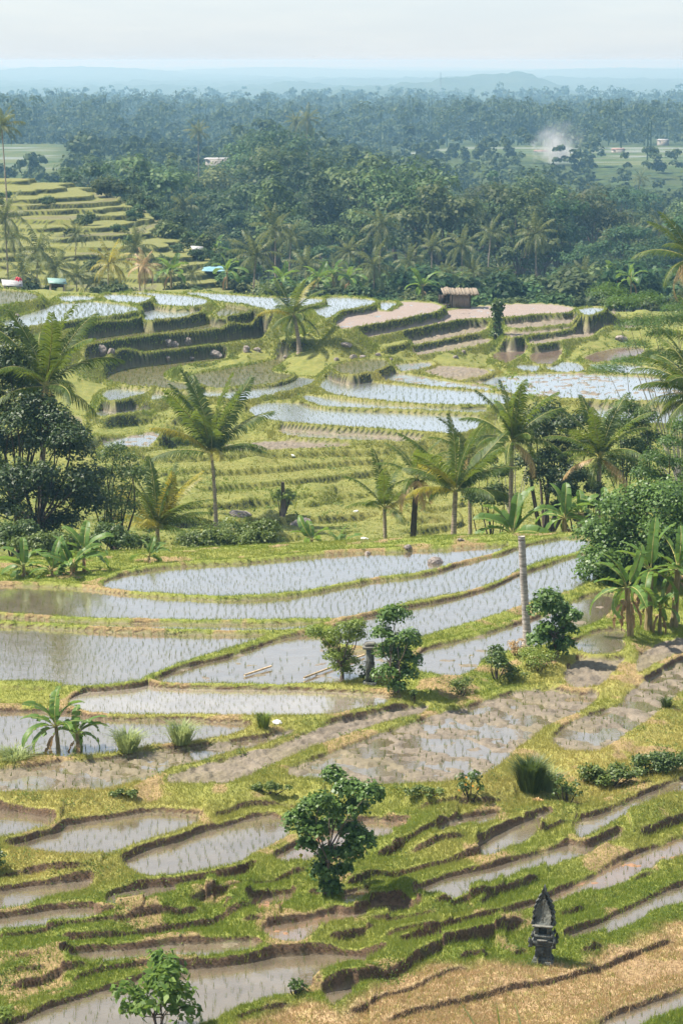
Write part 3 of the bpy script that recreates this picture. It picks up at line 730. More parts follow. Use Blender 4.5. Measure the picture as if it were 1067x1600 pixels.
VZ = VZ*(1-fm)+stepped*fm
VZ += (1-fm)*3*(fbm(VX/40, VYg/40, 207, 3)-.5)
farw = S((VYg-2050)/250)
lump = (vnoise(VX/22, VYg/22, 211)*.6+vnoise(VX/60, VYg/60, 213)*.9+vnoise(VX/9, VYg/9, 215)*.3)
VZ += farw*lump*15*np.clip(1-(VYg-8000)/9000, .3, 1)
VZ += farw*26*(fbm(VX/900, VYg/1600, 219, 3)-.5)*S((VYg-2600)/2000)
# far wooded hill to the right of centre and lower swells before it
def hillb(u, y, h, su, sy):
    x = (u-CX)/F*y
    return h*np.exp(-((VX-x)/(su/F*y))**2-((VYg-y)/sy)**2)
VZ += hillb(765, 4700, 34, 85, 420)+hillb(815, 4800, 14, 40, 300)+hillb(700, 4600, 12, 40, 300)+hillb(600, 4300, 22, 120, 400)+hillb(470, 5200, 14, 60, 400)+hillb(850, 4600, 10, 60, 300)
VZ += hillb(980, 3300, 6, 160, 300)+hillb(120, 9500, 34, 200, 900)+hillb(420, 12000, 26, 180, 1200)+hillb(950, 11000, 30, 220, 1200)+hillb(700, 6800, 12, 300, 600)+hillb(250, 5200, 10, 260, 400)+hillb(560, 3600, 9, 60, 250)
def valley_material():
    m, nt, out = newmat('valley_ground'); g = N(nt); pos = g.pos()
    n1 = g.noise(pos, .05, 5, .65); n2 = g.noise(pos, .25, 4, .6)
    wood = g.mix(g.ramp(n2, .3, .7), (.016, .030, .010), (.055, .082, .022)); wood = g.mix(g.ramp(n1, .4, .65), wood, (.045, .06, .02))
    rice = g.mix(g.ramp(n1, .35, .65), (.04, .068, .022), (.085, .10, .04))
    mp = g.n('ShaderNodeMapping', {'Vector': pos}); mp.inputs['Scale'].default_value = (.012, .09, 0)
    rice = g.mix(g.ramp(g.noise(mp.outputs[0], 1.0, 2), .56, .62), rice, (.13, .15, .13))
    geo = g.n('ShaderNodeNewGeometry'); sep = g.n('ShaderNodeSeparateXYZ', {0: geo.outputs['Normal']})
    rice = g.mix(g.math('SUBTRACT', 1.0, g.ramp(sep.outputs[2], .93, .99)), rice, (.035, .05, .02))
    bs = g.n('ShaderNodeBsdfPrincipled', {'Base Color': g.mix(g.attr('field'), wood, rice), 'Roughness': .9, 'Specular IOR Level': .1})
    g.link(bs.outputs[0], out.inputs[0]); return m
nr2, nc2 = VX.shape; id2 = np.arange(nr2*nc2).reshape(nr2, nc2)
mb = MB(); mb.add(np.stack([VX.ravel(), VYg.ravel(), VZ.ravel()], 1), np.stack([id2[:-1, :-1], id2[:-1, 1:], id2[1:, 1:], id2[1:, :-1]], -1).reshape(-1, 4), field=fm.ravel())
tag(mb.build('valley_land', valley_material(), smooth=True), kind='structure')
def vgz(x, y):
    a = x/y; j = np.interp(a, va, np.arange(len(va))); i = np.interp(y, vy, np.arange(len(vy)))
    return VZ[np.clip(np.round(i).astype(int), 0, nr2-1), np.clip(np.round(j).astype(int), 0, nc2-1)]

# ---- the terraced hillside standing to the left behind the crest
hu = np.linspace(-420, 470, 420); hy = np.arange(236, 372, .17)
ha = (hu-CX)/F*1.04; HX = ha[None]*hy[:, None]; HY = np.repeat(hy[:, None], len(ha), 1)
zf = np.interp(HY, [236, 252, 262, 338, 350, 372], [-25.2, -24.9, -24.4, -16.6, -16.4, -24])
xn = np.interp(HY, [236, 262, 290, 340, 372], [-4, -8.5, -17, -32, -36])
E = np.minimum(zf, -16.2-.42*np.maximum(HX-xn+14, 0)*1.0 + 0*HX)
E2 = zf-.30*np.maximum(HX-xn, 0)-.006*np.maximum(HX-xn+16, 0)**2*(HX < xn+40)
E = np.maximum(np.minimum(E2, zf), -33)
wv = 2.0*(fbm(HX/15, HY/15, 231, 3)-.5)+.6*(fbm(HX/5, HY/5, 233, 2)-.5)
stp = .66; tt = (E+wv)/stp; fl_ = np.floor(tt); fr_ = tt-fl_
HZ = stp*(fl_+S((fr_-.955)/.04)*1.0)+.05*fr_-wv*.25+.10*S((fr_-.02)/.05)*(1-S((fr_-.14)/.1))*0
HZ = np.where(E < -25.6, E, HZ)+.12*(fbm(HX/1.5, HY/1.5, 237, 3)-.5)
HMUD = S((fr_-.12)/.05)*(1-S((fr_-.60)/.08))*(vnoise(HX/14, fl_*3.1, 239) > .62)*(E > -25)
mb = MB(); n1_, n2_ = HX.shape; id3 = np.arange(n1_*n2_).reshape(n1_, n2_)
mb.add(np.stack([HX.ravel(), HY.ravel(), HZ.ravel()], 1), np.stack([id3[:-1, :-1], id3[:-1, 1:], id3[1:, 1:], id3[1:, :-1]], -1).reshape(-1, 4),
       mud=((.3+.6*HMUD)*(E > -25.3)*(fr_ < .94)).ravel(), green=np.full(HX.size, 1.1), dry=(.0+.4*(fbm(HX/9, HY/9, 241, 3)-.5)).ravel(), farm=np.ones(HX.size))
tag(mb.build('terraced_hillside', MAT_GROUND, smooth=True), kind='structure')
def hgz(x, y):
    j = np.interp(x/y, ha, np.arange(len(ha))); i = np.interp(y, hy, np.arange(len(hy)))
    return float(HZ[int(round(float(i))), int(round(float(j)))])
def rch(u, v):
    dx, dy, dz = ray(u, v); a = dx/dy; m = dz/dy
    j = int(np.clip(round(float(np.interp(a, ha, np.arange(len(ha))))), 0, len(ha)-1)); hit = HZ[:, j] >= m*hy
    if not hit.any(): return None
    y = hy[int(np.argmax(hit))]; return float(a*y), float(y), float(HZ[int(np.argmax(hit)), j])
# ================================================================== plants
LM = {
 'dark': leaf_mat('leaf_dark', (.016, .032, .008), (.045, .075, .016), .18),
 'mid': leaf_mat('leaf_mid', (.035, .065, .012), (.085, .13, .028), .28),
 'heart': leaf_mat('leaf_glossy', (.045, .09, .018), (.11, .18, .04), .3, rough=.45, spec=.3),
 'light': leaf_mat('leaf_light', (.10, .15, .02), (.20, .25, .05), .4),
 'feather': leaf_mat('leaf_feathery', (.035, .078, .015), (.085, .145, .028), .35),
 'ground': leaf_mat('leaf_ground', (.05, .085, .015), (.13, .17, .035), .3),
 'forest': leaf_mat('leaf_forest', (.03, .060, .020), (.078, .115, .042), .25, objvar=1.0, spec=.08),
 'farwood': leaf_mat('leaf_farwood', (.03, .052, .016), (.07, .095, .034), .2, spec=.05),
 'palmfar': leaf_mat('palm_leaflets_far', (.045, .07, .02), (.13, .145, .045), .35, spec=.2),
 'palm': leaf_mat('palm_leaflets', (.028, .056, .010), (.085, .128, .021), .40, tcol=(.25, .31, .03), rough=.5, spec=.2),
 'palmy': leaf_mat('palm_leaflets_yellowing', (.12, .13, .018), (.30, .26, .04), .42, tcol=(.55, .45, .05)),
 'palmdead': leaf_mat('palm_leaflets_dead', (.22, .13, .05), (.42, .30, .15), .25),
 'banana': leaf_mat('banana_leaf', (.06, .12, .024), (.10, .18, .034), .4, tcol=(.28, .40, .06), rough=.45, spec=.25),
 'bananadead': leaf_mat('banana_leaf_dead', (.16, .095, .045), (.30, .20, .10), .2),
 'flower': plain_mat('orange_petals', (.75, .28, .04), (.85, .42, .08), 10),
}
BARK = plain_mat('bark', (.075, .055, .04), (.16, .125, .095), 9, .9, .6, stretch=(1, 1, .3))
BARKD = plain_mat('bark_dark', (.03, .024, .018), (.075, .058, .042), 9, .9, .6, stretch=(1, 1, .3))
BARKP = plain_mat('bark_pale', (.22, .19, .16), (.40, .36, .31), 7, .9, .4, stretch=(1, 1, .4))
PALMBARK = plain_mat('palm_bark', (.16, .125, .095), (.34, .28, .22), 5, .9, .6, stretch=(.3, .3, 4))
RACHIS = plain_mat('palm_rachis', (.20, .20, .05), (.34, .30, .10), 4, .6, .1)
PSTEM = plain_mat('banana_stem', (.10, .085, .03), (.27, .20, .10), 5, .7, .4, stretch=(3, 3, .4))

def leaves(mb, pos, nrm, size, rg, asp=.55, fold=.18):
    """four-cornered folded leaves at pos, facing roughly nrm"""
    n = len(pos); nrm = nrm/(np.linalg.norm(nrm, axis=1)[:, None]+1e-9)
    t = rg.normal(size=(n, 3)); t[:, 2] -= .35; t -= nrm*np.sum(t*nrm, 1)[:, None]; t /= np.linalg.norm(t, axis=1)[:, None]+1e-9
    b = np.cross(nrm, t); s = (size*rg.uniform(.65, 1.3, n))[:, None]
    v = np.stack([pos-t*s*.5, pos+b*s*asp*.5+nrm*s*fold*.5-t*s*.06, pos+t*s*.5, pos-b*s*asp*.5+nrm*s*fold*.5-t*s*.06], 1)
    mb.add(v.reshape(-1, 3), np.arange(n*4).reshape(-1, 4))
def ball(mb, c, r, n, size, rg, up=.5, asp=.55, squash=.8, inner=.35, nz=.45):
    d = rg.normal(size=(n, 3)); d /= np.linalg.norm(d, axis=1)[:, None]
    d[:, 2] = np.where(d[:, 2] < -.35, -d[:, 2]*.6, d[:, 2])
    rr = r*(inner+(1-inner)*rg.random(n)**.55)*(1+.16*np.sin(d[:, 0]*5+c[0]*3)*np.sin(d[:, 1]*6+c[1]*2))
    p = np.asarray(c)+d*rr[:, None]*np.array([1, 1, squash])
    leaves(mb, p, d*.75+np.array([0, 0, up])+rg.normal(0, nz, (n, 3)), size, rg, asp)
def limb(mb, a, b, r0, r1, rg, bow=.08, seg=5, sides=6):
    a, b = np.asarray(a, float), np.asarray(b, float); t = np.linspace(0, 1, seg)[:, None]; L = np.linalg.norm(b-a)
    off = rg.normal(0, bow*L, 3)*np.sin(t*math.pi); p = a+(b-a)*t+off; p[:, 2] += .0
    mb.tube(p, np.linspace(r0, r1, seg), sides); return p
def tree_mesh(seed, H, crown_r, crown_h, K, n, leaf, clump=(.32, .5), trunk_r=.12, base=0.0, lobes=None, up=.5, asp=.55, squash=.8, stems=1, flat=False, lean=(0, 0), nz=.45):
    """crown mesh and trunk mesh (with limbs reaching every clump); origin at the ground"""
    rg = np.random.default_rng(seed); cr, tr = MB(), MB(); cz = H-crown_h/2
    cen = []
    for i in range(K):
        for _ in range(40):
            d = rg.normal(size=3); d /= np.linalg.norm(d); f = rg.uniform(.25, .80)
            p = np.array([d[0]*crown_r*f+lean[0], d[1]*crown_r*f+lean[1], cz+d[2]*crown_h*.5*f])
            if all(np.linalg.norm(p-q) > .42*crown_r*(.55 if K > 14 else 1) for q in cen): break
        cen.append(p)
    if lobes: cen = [np.array(q) for q in lobes]; K = len(cen)
    radii = [rg.uniform(*clump)*crown_r for _ in cen]
    tot = sum(r*r for r in radii)
    for c_, r in zip(cen, radii): ball(cr, c_, r, max(8, int(n*r*r/tot)), leaf, rg, up, asp, squash, .35, nz)
    fork = np.array([lean[0]*.4, lean[1]*.4, max(.25*H, H-crown_h*1.0)])
    for s_ in range(stems):
        o = np.array([0., 0, base]) if stems == 1 else np.array([rg.normal(0, .06*crown_r), rg.normal(0, .06*crown_r), base])
        fk = fork+(0 if stems == 1 else rg.normal(0, .12*crown_r, 3))
        limb(tr, o, fk, trunk_r*1.15, trunk_r*.75, rg, .03, 6, 8)
        for i, c_ in enumerate(cen):
            if i % stems == s_: limb(tr, fk, c_, trunk_r*.5, trunk_r*.10, rg, .06, 5, 5)
    return cr, tr
def make_tree(name, label, cat, loc, cr, tr, lm, bm=None, group=None, rz=0, sc=1.0):
    t = thing(name, label, cat, loc, rz, group); t.scale = (sc,)*3 if not hasattr(sc, '__len__') else sc
    tr.build('trunk', bm or BARK, t, True); cr.build('crown', lm, t)
    return t

# ---- coconut palms: every frond a mesh of its own
def frond_mesh(rg, L, e0, bend, nl=46, ll=.74, hang=.4, wl=.042, twist=0.0):
    """frond along +X from the origin, starting at elevation e0 and bending down by `bend` radians towards its tip"""
    ns = 14; t = np.linspace(0, 1, ns); ang = e0-bend*t**1.5
    dx = np.cos(ang)*L/(ns-1); dz = np.sin(ang)*L/(ns-1)
    x = np.concatenate([[0], np.cumsum(dx[:-1])]); z = np.concatenate([[0], np.cumsum(dz[:-1])]); y = twist*t**2*L*.25
    rac = MB(); rac.tube(np.stack([x, y, z], 1), np.linspace(.035, .006, ns)*L/3.6, 5)
    lv = MB(); s = np.linspace(.10, .995, nl); V = []
    for sd in (1, -1):
        sj = np.clip(s+rg.normal(0, .004, nl), 0, 1); px, py, pz, a = np.interp(sj, t, x), np.interp(sj, t, y), np.interp(sj, t, z), np.interp(sj, t, ang)
        ln = ll*(np.sin(math.pi*np.clip(sj*.86+.1, 0, 1))**.6)*rg.uniform(.85, 1.1, nl)*L/3.6
        fwd = np.stack([np.cos(a), 0*a, np.sin(a)], 1); upv = np.stack([-np.sin(a), 0*a, np.cos(a)], 1); lat = np.array([0, sd, 0.])
        fa = .55+.75*sj; vee = .30*(1-sj)+rg.normal(0, .10, nl)
        d = fwd*np.sin(fa)[:, None]*.75+lat*np.cos(fa*.8)[:, None]+upv*vee[:, None]*.55
        d /= np.linalg.norm(d, axis=1)[:, None]
        o = np.stack([px, py, pz], 1); m1 = o+d*ln[:, None]*.5; tip = o+d*ln[:, None]*.9; h = hang*ln*rg.uniform(.7, 1.3, nl)
        m1[:, 2] -= h*.22; tip[:, 2] -= h*.95; w = wl*fwd*(L/3.6)
        V.append(np.stack([o-w*.6, o+w*.6, m1+w*.75, m1-w*.75, tip+w*.08, tip-w*.08], 1))
    V = np.concatenate(V); k = np.arange(len(V))[:, None]*6
    lv.add(V.reshape(-1, 3), np.concatenate([k+np.array([[0, 1, 2, 3]]), k+np.array([[3, 2, 4, 5]])]))
    return rac, lv
def coco_palm(name, label, loc, H, nf, L, seed, lean=(0, 0), trunk_r=.13, mats=('palm',), droop=1.0, yellow=(), dead=0, emax=86, emin=-25, group=None, nl=60, asym=None, hang=.36, crownless=False, wl=.042, bark=None):
    rg = np.random.default_rng(seed); t = thing(name, label, 'palm tree', loc, 0, group)
    m = MB(); s = np.linspace(0, 1, 30); ring = 1+.07*np.sin(np.arange(30)*2.3)
    p = np.stack([lean[0]*s**1.6, lean[1]*s**1.6, H*s-.3*(1-s)], 1); m.tube(p, trunk_r*(1.0-.38*s+.75*np.exp(-s*H/.28))*ring, 10)
    m.build('trunk', bark or PALMBARK, t, True)
    top = Vector(p[-1])
    for i in range(nf):
        f = (i+.5)/nf; e = R(emax+(emin-emax)*f**1.15)+rg.normal(0, .06); az = i*2.399963+rg.normal(0, .15)
        if asym: az = asym[i % len(asym)]+rg.normal(0, .12)
        bend = (.55+1.0*f+rg.normal(0, .1))*droop*.9; ln = L*(.82+.3*math.sin(math.pi*min(1, f+.25)))*rg.uniform(.9, 1.08)
        rac, lv = frond_mesh(rg, ln, e, bend, nl, hang=hang+.3*f, twist=rg.normal(0, .5), wl=wl)
        mk = 'palmdead' if i >= nf-dead else ('palmy' if i in yellow else 'palm')
        n0 = lv.n
        o = lv.build('frond', LM[mk], t); o.location = top; o.rotation_euler = (rg.normal(0, .25), 0, az)
        r_ = rac.build('midrib', RACHIS, o, True)
    return t
def palm_simple(seed, H, nf, L, nl=16, wl=.10, lean=(0, 0), emin=-45, droop=1.0, trunk_r=.14, dead=0):
    """trunk mesh and one crown mesh, for palms that are small in the picture"""
    rg = np.random.default_rng(seed); tr, cr = MB(), MB(); s = np.linspace(0, 1, 9)
    p = np.stack([lean[0]*s**1.5, lean[1]*s**1.5, H*s-.5*(1-s)], 1); tr.tube(p, trunk_r*(1.15-.4*s), 6); top = p[-1]
    for i in range(nf):
        f = (i+.5)/nf; e = R(84+(emin-84)*f)+rg.normal(0, .08); az = i*2.39996+rg.normal(0, .2)
        rac, lv = frond_mesh(rg, L*rg.uniform(.85, 1.1), e, (.6+.9*f)*droop, nl, ll=.85, hang=.7+.35*f, wl=wl)
        for q in (rac, lv):
            for v in q.v:
                c, n_ = math.cos(az), math.sin(az); w_ = np.stack([v[:, 0]*c-v[:, 1]*n_, v[:, 0]*n_+v[:, 1]*c, v[:, 2]], 1)+top; v[:] = w_
        off = cr.n
        for v, ff in ((np.concatenate(lv.v), lv.f), (np.concatenate(rac.v), rac.f)):
            b0 = cr.n; cr.v.append(v); cr.n += len(v)
            for q in ff: cr.f.append(q+b0)
    return cr, tr

# ---- bananas
def banana_leaf(rg, L, W, e0, bend, torn=.5, fold=.35):
    ns = 22; t = np.linspace(0, 1, ns); ang = e0-bend*t**1.3
    x = np.concatenate([[0], np.cumsum(np.cos(ang[:-1])*L/(ns-1))]); z = np.concatenate([[0], np.cumsum(np.sin(ang[:-1])*L/(ns-1))])
    m = MB(); w = W*.5*np.clip((t-.13)/.12, 0, 1)**.6*(1-np.clip((t-.62)/.38, 0, 1)**2.2)**.6
    up = np.stack([-np.sin(ang), 0*ang, np.cos(ang)], 1)
    for sd in (1, -1):
        c0 = np.stack([x, 0*x, z], 1)
        i = 3
        while i < ns-1:
            k = min(ns-1, i+int(rg.integers(1, 5))); g0 = rg.normal(0, .10)*torn; f_ = fold+rg.normal(0, .25)*torn
            idx = np.arange(i, k+1); ed = c0[idx]+up[idx]*(w[idx]*math.sin(f_))[:, None]; ed[:, 1] += sd*w[idx]*math.cos(f_)
            ed[:, 0] += g0*np.linspace(.3, 1, len(idx))*L*.12; ed[:, 2] -= abs(g0)*.3
            md = (c0[idx]+ed)/2; md[:, 2] += w[idx]*.10
            v = np.concatenate([c0[idx], md, ed]); n = len(idx); q = []
            for a in range(n-1): q += [(a, a+1, n+a+1, n+a), (n+a, n+a+1, 2*n+a+1, 2*n+a)]
            m.add(v, q); i = k
    r = MB(); r.tube(np.stack([x, 0*x, z], 1), np.linspace(.028, .006, ns)*max(.6, L/2), 5)
    return m, r
def banana(name, label, loc, H, nl, L, seed, lean=(0, 0), dead=1, W=.5, group=None, azs=None, e_top=80, e_low=5, torn=.6):
    rg = np.random.default_rng(seed); t = thing(name, label, 'banana plant', loc, 0, group)
    m = MB(); s = np.linspace(0, 1, 8); p = np.stack([lean[0]*s, lean[1]*s, H*s-.1*(1-s)], 1); m.tube(p, (.085*(1.1-.5*s)+.02*rg.random(8))*max(.7, H/1.4), 9); m.build('stem', PSTEM, t, True)
    for i in range(nl):
        f = i/max(1, nl-1); e = R(e_top+(e_low-e_top)*f)+rg.normal(0, .08); az = azs[i % len(azs)] if azs else i*2.4+rg.normal(0, .3)
        lf, r = banana_leaf(rg, L*rg.uniform(.8, 1.1), W*rg.uniform(.85, 1.1), e, .95+.9*f+rg.normal(0, .15), torn)
        o = lf.build('leaf', LM['banana'], t); o.location = p[-1]; o.rotation_euler = (rg.normal(0, .3), 0, az); r.build('midrib', RACHIS, o, True)
    for i in range(dead):
        lf, r = banana_leaf(rg, L*.7, W*.55, R(-50), .75, 1.2, .9)
        o = lf.build('dead_leaf', LM['bananadead'], t); o.location = p[-2]; o.rotation_euler = (0, 0, rg.uniform(0, 6.28)); o['label'] = 'withered brown leaf hanging down the stem'
    return t
def bush_mesh(seed, rx, ry, h, n, leaf, K=9, asp=.6, stems=6, up=.5):
    rg = np.random.default_rng(seed); cr, tr = MB(), MB()
    for i in range(K):
        a = rg.uniform(0, 6.28); f = rg.uniform(0, .75)**.7
        c_ = np.array([math.cos(a)*rx*f, math.sin(a)*ry*f, h*rg.uniform(.28, .72)*(1-.35*f)]); r = rg.uniform(.28, .42)*min(h, (rx+ry)/2*1.3)
        ball(cr, c_, r, n//K, leaf, rg, up, asp, .85)
        if i < stems: limb(tr, (c_[0]*.3, c_[1]*.3, -.05), c_, .022*max(1, h), .006*max(1, h), rg, .05, 5, 5)
    return cr, tr
def grass_tuft(name, label, loc, r, h, n, mat, seed, w=.012, group=None):
    rg = np.random.default_rng(seed); mb = MB()
    a = rg.uniform(0, 6.28, n); rr = r*.45*rg.random(n)**.5; bx, by = rr*np.cos(a), rr*np.sin(a); hh = h*rg.uniform(.6, 1.1, n); o = (r*.25+rr)*rg.uniform(.4, 1.6, n)
    dx, dy = np.cos(a+rg.normal(0, .4, n)), np.sin(a+rg.normal(0, .4, n)); sx, sy = -dy*w, dx*w
    P0 = np.stack([bx, by, -.03+0*bx], 1); P1 = np.stack([bx+dx*o*.45, by+dy*o*.45, hh*.75], 1); P2 = np.stack([bx+dx*o*1.2, by+dy*o*1.2, hh*.92], 1); W_ = np.stack([sx, sy, 0*sx], 1)
    v = np.stack([P0-W_, P0+W_, P1+W_*.8, P1-W_*.8, P2+W_*.1, P2-W_*.1], 1); k = np.arange(n)[:, None]*6
    mb.add(v.reshape(-1, 3), np.concatenate([k+np.array([[0, 1, 2, 3]]), k+np.array([[3, 2, 4, 5]])]))
    o_ = mb.build(name, mat, loc=loc); return tag(o_, label, 'grass tuft', group)
# ================================================================== placing things
def spot(u, Y):
    z = -20.0
    for _ in range(6):
        x = (u-CX)/F*(Y*cp-z*sp); z = float(gz(x, Y))
    return (x, Y, z)
def top_at(u, v, loc):
    """height above loc of the sight line through photo row v at loc's distance"""
    return at(u, v, loc[1])[2]-loc[2]
def px(loc): return 1.0/ppm(loc[1], loc[2])
def hit(u, v): return rc(u, v)

# ---------------- carved stone shrine
STONE = plain_mat('weathered_stone', (.030, .033, .030), (.12, .125, .11), 5, .95, .7, 22)
STONEL = plain_mat('lichen_stone', (.07, .07, .06), (.17, .165, .14), 6, .95, .5, 20)
def shrine():
    p = hit(848, 1503); S_ = top_at(846, 1383, p)                      # about 1.7 m
    t = thing('stone_shrine', 'dark carved stone field shrine with a pointed crest standing on the grass bund', 'shrine', (p[0], p[1], p[2]-.05), R(-14))
    k = (S_+.05)/1.78
    def part(name, fn, mat=STONE):
        m = MB(); fn(m); o = m.build(name, mat, t); o.scale = (k*.86, k*.86, k); return o
    part('plinth', lambda m: (m.box(0, 0, .05, .56, .46, .14, .94, bev=.015), m.box(0, 0, .155, .48, .40, .08, .92, bev=.012)))
    part('pillar', lambda m: (m.box(0, 0, .32, .38, .32, .27, .93, bev=.015), m.box(0, -.165, .33, .20, .03, .20, .9, bev=.006)))
    def tier(m):
        m.box(0, 0, .475, .46, .38, .05, 1.06, bev=.012); m.box(0, 0, .545, .58, .46, .09, .96, bev=.02); m.box(0, 0, .62, .46, .38, .07, .95, bev=.012); m.box(0, 0, .685, .54, .42, .06, .92, bev=.012)
        for sx in (-1, 1):
            for sy in (-1, 1): m.box(sx*.29, sy*.21, .50, .11, .10, .12, .55, bev=.01); m.box(sx*.31, sy*.22, .60, .10, .09, .12, .35, bev=.01); m.box(sx*.25, sy*.18, .72, .09, .08, .11, .3, bev=.008)
    part('cornice', tier)
    part('offering_ledge', lambda m: m.box(0.0, -.215, .60, .26, .10, .035, 1, bev=.008), STONEL)
    part('niche', lambda m: (m.box(-.15, -.02, .79, .10, .30, .17, .95, bev=.01), m.box(.15, -.02, .79, .10, .30, .17, .95, bev=.01), m.box(0, .06, .79, .22, .14, .17, 1, bev=.005)))
    part('lintel', lambda m: m.box(0, -.02, .895, .50, .36, .04, 1.05, bev=.01), STONEL)
    half = [(.22, .915), (.25, .96), (.235, 1.0), (.285, 1.03), (.25, 1.08), (.235, 1.12), (.285, 1.16), (.25, 1.21), (.22, 1.25), (.255, 1.29), (.205, 1.34), (.175, 1.37), (.205, 1.41), (.15, 1.45), (.115, 1.48), (.135, 1.53), (.08, 1.57), (.05, 1.61), (.055, 1.66), (.025, 1.70), (0, 1.78)]
    out = half+[(-x, z) for x, z in half[-2::-1]]
    def crest(m):
        for y0, y1, s_ in ((-.07, .13, 1.0), (-.105, -.068, .78)):
            n = len(out); o2 = [(x*s_, .915+(z-.915)*(s_*.55+.45)) for x, z in out]
            v = [(x, y0, z) for x, z in o2]+[(x, y1, z) for x, z in o2]; b = m.n
            m.add(v, [(i, (i+1) % n, n+(i+1) % n, n+i) for i in range(n)])
            m.f.append(np.array([[b+i for i in range(n)]])); m.f.append(np.array([[b+n+i for i in range(n)][::-1]]))
        for sx in (-1, 1): m.box(sx*.26, 0, .97, .10, .24, .11, .4, bev=.01); m.box(sx*.23, .0, 1.12, .09, .2, .10, .35, bev=.01)
    part('crest', crest)
    part('crest_ridge', lambda m: m.box(0, -.112, 1.22, .022, .02, .52, .6, bev=.003), STONEL)
shrine()
def pillar_shrine():
    p = spot(578, hit(578, 1066)[1]-.3); h = top_at(578, 1003, p)
    t = thing('stone_pillar', 'low grey stone pillar with a flat cap between two small trees', 'pillar', (p[0], p[1], p[2]-.05))
    MB().box(0, 0, .12, .42, .42, .24, .95, bev=.02).build('plinth', STONE, t); MB().box(0, 0, h*.5, .26, .26, h*.78, .9, bev=.015).build('shaft', STONE, t)
    MB().box(0, 0, h*.93, .44, .44, .08, 1.04, bev=.015).box(0, 0, h, .34, .34, .07, .8, bev=.01).build('cap', STONEL, t)
pillar_shrine()

# ---------------- near small trees and shrubs
def lobes_px(base, uv, yr_=.25, seed=1):
    rg = np.random.default_rng(seed); k = px(base); ub = CX+F*base[0]/(base[1]*cp-base[2]*sp)
    return [((u-ub)*k, rg.normal(0, yr_), top_at(u, v, base)) for u, v in uv]
p = hit(508, 1398)
lb = lobes_px(p, [(520, 1222), (502, 1240), (543, 1237), (518, 1264), (484, 1262), (556, 1264), (577, 1232), (463, 1283), (490, 1295), (520, 1300), (550, 1300), (480, 1320), (515, 1335), (548, 1330), (565, 1312), (505, 1362), (535, 1362), (515, 1385)], .22, 3)
cr, tr = tree_mesh(11, 3.2, 1.25, 2.9, 18, 7500, .105, (.20, .31), .045, lobes=lb, asp=.85, stems=3, squash=.95)
make_tree('broadleaf_tree', 'small glossy heart-leaved tree standing alone among the lowest paddies, with one yellow leaf', 'tree', p, cr, tr, LM['heart'])
t0 = bpy.data.objects['broadleaf_tree']
m = MB(); leaves(m, np.array([[-.55, -.3, 1.05]]), np.array([[0, -1, .4]]), .17, np.random.default_rng(2), .9); m.build('yellow_leaf', LM['palmy'], t0)
p = spot(250, 46.5); h = top_at(250, 1490, p)
cr, tr = tree_mesh(12, h, .95, h*.95, 15, 900, .21, (.30, .44), .03, asp=.5, stems=4, squash=1.0)
make_tree('leafy_shrub', 'leafy bright green shrub cut off by the bottom edge, standing in the lowest paddy', 'shrub', p, cr, tr, leaf_mat('leaf_shrub', (.05, .10, .02), (.14, .21, .04), .35, rough=.5, spec=.15))
p = hit(534, 1064); h = top_at(540, 962, p)
lb = lobes_px(p, [(538, 978), (520, 985), (552, 980), (530, 1000), (546, 1003), (514, 1008), (556, 992), (502, 990), (538, 1026), (525, 1032), (546, 1036), (560, 972), (492, 985), (530, 1048), (541, 1050), (520, 1020)], .3, 5)
cr, tr = tree_mesh(13, h, 1.0, h*.9, 16, 6000, .09, (.24, .36), .06, lobes=lb, asp=.45)
make_tree('broadleaf_tree', 'slim airy yellow-green tree beside the low stone pillar', 'tree', p, cr, tr, leaf_mat('leaf_yellowgreen', (.08, .13, .02), (.19, .24, .045), .4))
p = hit(618, 1082); h = top_at(620, 948, p)
lb = lobes_px(p, [(622, 965), (606, 975), (638, 985), (615, 1000), (596, 995), (640, 1010), (625, 1025), (605, 1025), (645, 1035), (615, 1050), (635, 1055), (600, 1050), (620, 1070), (610, 960)], .28, 6)
cr, tr = tree_mesh(14, h, 1.0, h*.95, 14, 4600, .12, (.32, .46), .05, lobes=lb, asp=.55, stems=3)
make_tree('broadleaf_tree', 'dense dark green upright tree just right of the low stone pillar', 'tree', p, cr, tr, LM['heart'])
p = hit(868, 1027); h = top_at(862, 922, p)
lb = lobes_px(p, [(855, 935), (845, 955), (870, 950), (850, 980), (875, 970), (890, 960), (885, 985), (860, 1000), (880, 1005), (840, 1000), (870, 1018)], .3, 7)
cr, tr = tree_mesh(15, h, 1.0, h*.95, 11, 3600, .13, (.32, .46), .05, lobes=lb, asp=.75, stems=3)
make_tree('broadleaf_tree', 'bushy glossy small tree at the foot of the bare palm trunk', 'tree', p, cr, tr, LM['heart'])

def shrub(u, v, wpx, hpx, n, leaf, mk, label, seed, name='leafy_shrub', asp=.6, group=None, Y=None, K=9, dep=1.0):
    p = hit(u, v) if Y is None else spot(u, Y)
    if p is None: return
    k = px(p); cr, tr = bush_mesh(seed, wpx*k/2*1.05, wpx*k/2*dep, hpx*k*1.3, n, leaf, K, asp)
    t = thing(name, label, 'shrub', p, 0, group); tr.build('stems', BARKD, t, True); cr.build('foliage', LM[mk], t); return t
shrub(775, 1060, 60, 55, 900, .10, 'mid', 'dark leafy shrub left of the bare palm trunk, on the bund', 21)
shrub(806, 1025, 36, 30, 420, .10, 'palmdead', 'brown dried-out heap of cut fronds against the bare palm trunk', 22, 'withered_shrub', .3)
shrub(842, 1046, 66, 38, 1200, .07, 'light', 'bright green weedy clump below the bushy glossy small tree', 23, 'weed_clump')
shrub(800, 1062, 60, 24, 700, .07, 'ground', 'low weeds on the bund below the bare palm trunk', 24, 'weed_clump')
